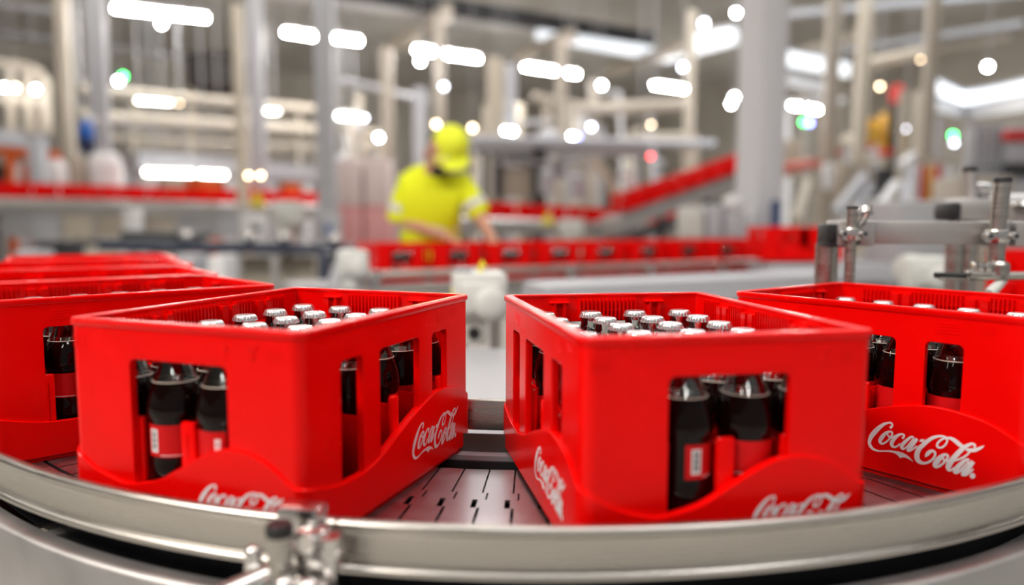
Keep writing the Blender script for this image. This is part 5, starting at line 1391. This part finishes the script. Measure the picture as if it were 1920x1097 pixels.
def mloc(px, py, d=7.0): return at(px, py, d)
for x0, x1, y0, y1, mt in ((1276,1318,388,446,GEAR),(1320,1352,384,446,LGREY),(1354,1396,398,446,LGREY)):
    a, b = mloc(x0,y1), mloc(x1,y0)
    MB().bbox((a.x,6.9,a.z),(b.x,7.2,b.z), .03).build('motor_housing', mt, t)
MB().sphere(mloc(1375, 382), (.10,.10,.09), 16).build('motor_end', WHITE, t)
for px in (1290, 1385): p = mloc(px, 446); MB().bar((p.x,7.05,FLOOR),(p.x,7.05,p.z+.03), .1, .1).build('stand', GREY, t, 0)

# right-hand machines ---------------------------------------------------------
t = thing('palletizer', 'yellow framed machine with dark mast in the right distance', 'machine', (0,0,0))
for x0, x1, y0, y1, mt in ((1614,1626,212,292,YELLOW),(1630,1650,222,270,YELLOW),(1658,1668,210,292,YELLOW),(1692,1700,232,300,YELLOW),(1632,1646,246,262,LGREY),(1668,1690,248,290,NAVY)):
    a, b = at(x0,y1,14.5), at(x1,y0,14.5); MB().bbox((a.x,14.5,a.z),(b.x,14.8,b.z), .03).build('frame_member', mt, t)
p = at(1682, 250, 14.4)
MB().bar((p.x,14.45,FLOOR),(p.x,14.45,at(1682,160,14.4).z), .13, .13).build('mast', DARK, t, 0)
MB().lathe([(.13,-.14),(.13,.12),(.08,.17),(.0001,.18)], 18, mat=Matrix.Translation(at(1682,178,14.3))).build('red_beacon', REDP, t)
for px in (1630, 1660, 1700): q = at(px, 300, 14.6); MB().bar((q.x,14.6,FLOOR),(q.x,14.6,q.z+.1), .12, .12).build('leg', CREAM, t, 0)
for i, (x0, x1, y0, y1, lab) in enumerate(((1560,1580,280,290,'small red box left of the yellow frame'),(1628,1638,270,280,'small red box below the yellow frame, left'),(1660,1676,278,290,'small red box below the yellow frame, right'),(1735,1766,284,292,'red tray above the red and yellow bars'))):
    crate_box('red_box', lab, 'box', x0, x1, y0, y1, 13.0, REDP, .3, .02)
t = thing('safety_gate', 'pale frame with dark red and yellow bars at right', 'gate', (0,0,0))
for x0, x1, y0, y1, mt in ((1728,1738,310,380,REDP),(1742,1752,310,380,YELLOW),(1756,1766,310,372,REDP)):
    a, b = at(x0,y1,10.5), at(x1,y0,10.5); MB().bbox((a.x,10.5,a.z),(b.x,10.6,b.z), .015).build('bar', mt, t)
a, b = at(1722,302,10.5), at(1800,304,10.5); MB().bar(a, b, .12, .07).build('top_rail', CREAM, t, 0)
for px in (1722, 1775, 1790): q = at(px, 302, 10.5); MB().bar((q.x,10.55,FLOOR),(q.x,10.55,q.z), .07, .07).build('post', WHITE, t, 0)
t = thing('control_cabinet', 'grey ribbed machine cabinet at the far right', 'cabinet', (0,0,0))
a, b = at(1816,320,9.0), at(1885,232,9.0)
MB().bbox((a.x,9.0,FLOOR),(b.x,9.16,b.z), .03).build('housing', GREY, t)
for i in range(5):
    x = a.x + (b.x-a.x)*(i+.5)/5
    MB().bbox((x-.03,8.96,a.z+.05),(x+.03,9.01,b.z-.05), .01).build('rib', LGREY, t)
a, b = at(1890,330,8.8), at(1975,236,8.8); MB().bbox((a.x,8.8,FLOOR),(b.x,8.96,b.z), .03).build('side_unit', LGREY, t)
a, b = at(1892,262,8.7), at(1975,244,8.7); MB().bbox((a.x,8.7,a.z),(b.x,8.85,b.z), .01).build('red_strip', REDP, t)
a, b = at(1893,330,8.7), at(1975,305,8.7); MB().bbox((a.x,8.7,a.z),(b.x,8.85,b.z), .01).build('dark_base', DARK, t)
crate_box('low_cabinet', 'low beige cabinet in front of the grey ribbed cabinet', 'cabinet', 1800, 1905, 330, 375, 7.5, BEIGE, .5, .03, None, True)
crate_box('low_cabinet', 'low grey cabinet above the crossbar of the stand', 'cabinet', 1686, 1782, 376, 420, 5.0, GREY, .5, .03, None, True)
STR = [((1568,398),(1622,330),9,LGREY,'longest pale stair stringer right of the white column'),((1641,402),(1682,345),8.5,WHITE,'bright stair stringer left of the beige post'),((1494,412),(1516,340),9.5,CREAM,'steep cream brace just right of the white column'),
       ((1600,404),(1632,352),9,LGREY,'middle pale stair stringer above the crossbar'),((1690,312),(1712,292),10,WHITE,'upper stub of the white stair stringer'),((1694,392),(1706,320),9.5,LGREY,'pale upright brace left of the beige post')]
for p0, p1, d, mt, lab in STR: bar_thing('stair_stringer', lab, 'stair', at(*p0,d), at(*p1,d+.6), .10, .10, mt)
a, b = at(1462,318,12), at(1520,306,12.4)
bar_thing('red_belt', 'faded red belt right of the white column', 'belt', a, b, .4, .12, M('faded_red', (.62,.16,.13), .5))
a, b = at(1500,262,13), at(1532,250,13)
crate_box('pale_panel', 'pale machine panel right of the white column', 'panel', 1466, 1500, 262, 330, 13, CREAM, .3)
crate_box('pale_panel', 'white oval tank panel between the two posts at right', 'panel', 1548, 1566, 305, 355, 11, WHITE, .2, .05)
crate_box('pale_panel', 'tan machine panel behind the stair stringers', 'panel', 1575, 1640, 305, 375, 11.5, TAN, .3)
crate_box('doorway_screen', 'dark doorway panel behind the bright stringer', 'panel', 1648, 1672, 315, 372, 11, DARK, .2)
crate_box('navy_post', 'navy post touching the white column', 'post', 1452, 1466, 375, 430, 7.2, M('navy_post_paint', (.02,.05,.16), .5), .15, .02, None, True)
# overhead pipes crossing the middle distance
for i, (p0, p1, d0, d1, r, mt, lab) in enumerate((((640,150),(800,190),17,19,.07,LGREY,'pale pipe sloping behind the worker at upper left'),((870,262),(1340,270),14,15,.08,LGREY,'long pale pipe at head height right of the worker'),((1080,205),(1300,196),17,16,.14,BEIGE,'thick beige pipe left of the white column'),
        ((1000,180),(1180,215),18,19,.10,BEIGE,'beige pipe below the middle strip light'),((1620,120),(1745,96),14,13,.10,CREAM,'cream pipe high at right below the round lamp'))):
    tube_thing('overhead_pipe', lab, 'pipe', [at(*p0,d0), at(*p1,d1)], r, mt)
crate_box('dark_unit', 'dark blurred fan unit hanging under the roof at upper left', 'fan unit', 345, 440, 95, 165, 19, M('fan_dark', (.03,.025,.024), .7), 1.2, .15)

TUBE_R = M('rear_tube_glow', (1, 1, 1), 0.5, emit=(1.0, 0.97, 0.92), estr=36.0)
# dense far pipework behind the lines
random.seed(21)
for i in range(34):
    px = random.choice([random.uniform(625,730), random.uniform(880,1370), random.uniform(880,1370), random.uniform(1465,1720)])
    d = random.uniform(17.5, 22.0)
    y0, y1 = random.uniform(165, 260), random.uniform(285, 360)
    a, b = at(px, y1, d), at(px + random.uniform(-6, 6), y0, d)
    mt = random.choice([LGREY, CREAM, BEIGE, WHITE, TAN])
    pts = [Vector((a.x, a.y, FLOOR)), a, b]
    if i % 3 == 0: pts.append(b + Vector((random.choice([-1, 1])*random.uniform(.5, 1.6), .2, .05)))
    o = MB().tube(pts, random.uniform(.05, .13), 12).build('process_pipe', mt, None, 40)
    tag(o, 'pale process pipe among the blurred pipework behind the lines', 'pipe', 'process pipes in the far pipework')
for i in range(16):
    px = random.choice([random.uniform(630,720), random.uniform(890,1370), random.uniform(1470,1700)])
    p = at(px, random.uniform(235, 330), random.uniform(16.5, 17.3))
    t = thing('valve_head', 'pale round valve head among the blurred pipework behind the lines', 'valve', p, 0, 'valve heads in the far pipework')
    k = random.uniform(.10, .18)
    MB().sphere((0,0,0), (k, k, k*.9), 14).build('dome', random.choice([WHITE, LGREY, CREAM]), t)
    MB().tube([(0,0,-k*.7),(0,0,FLOOR-p.z)], .04, 10).build('riser', LGREY, t)

# strip lights of the same rows over and behind the lens (they light the crates and show in the bottles)
for i, (x, y) in enumerate(((-6.5, -2.5), (-3.2, -4.6), (0.2, -6.5), (3.6, -4.2), (6.5, -1.8), (-8.5, 3.5), (8.0, 4.0))):
    strip('%s strip light of the row behind the lens' % ordinal(i), (x - .65, y - .45, 4.33), (x + .65, y + .45, 4.33), 'strip lights behind the lens', .10, TUBE_R)
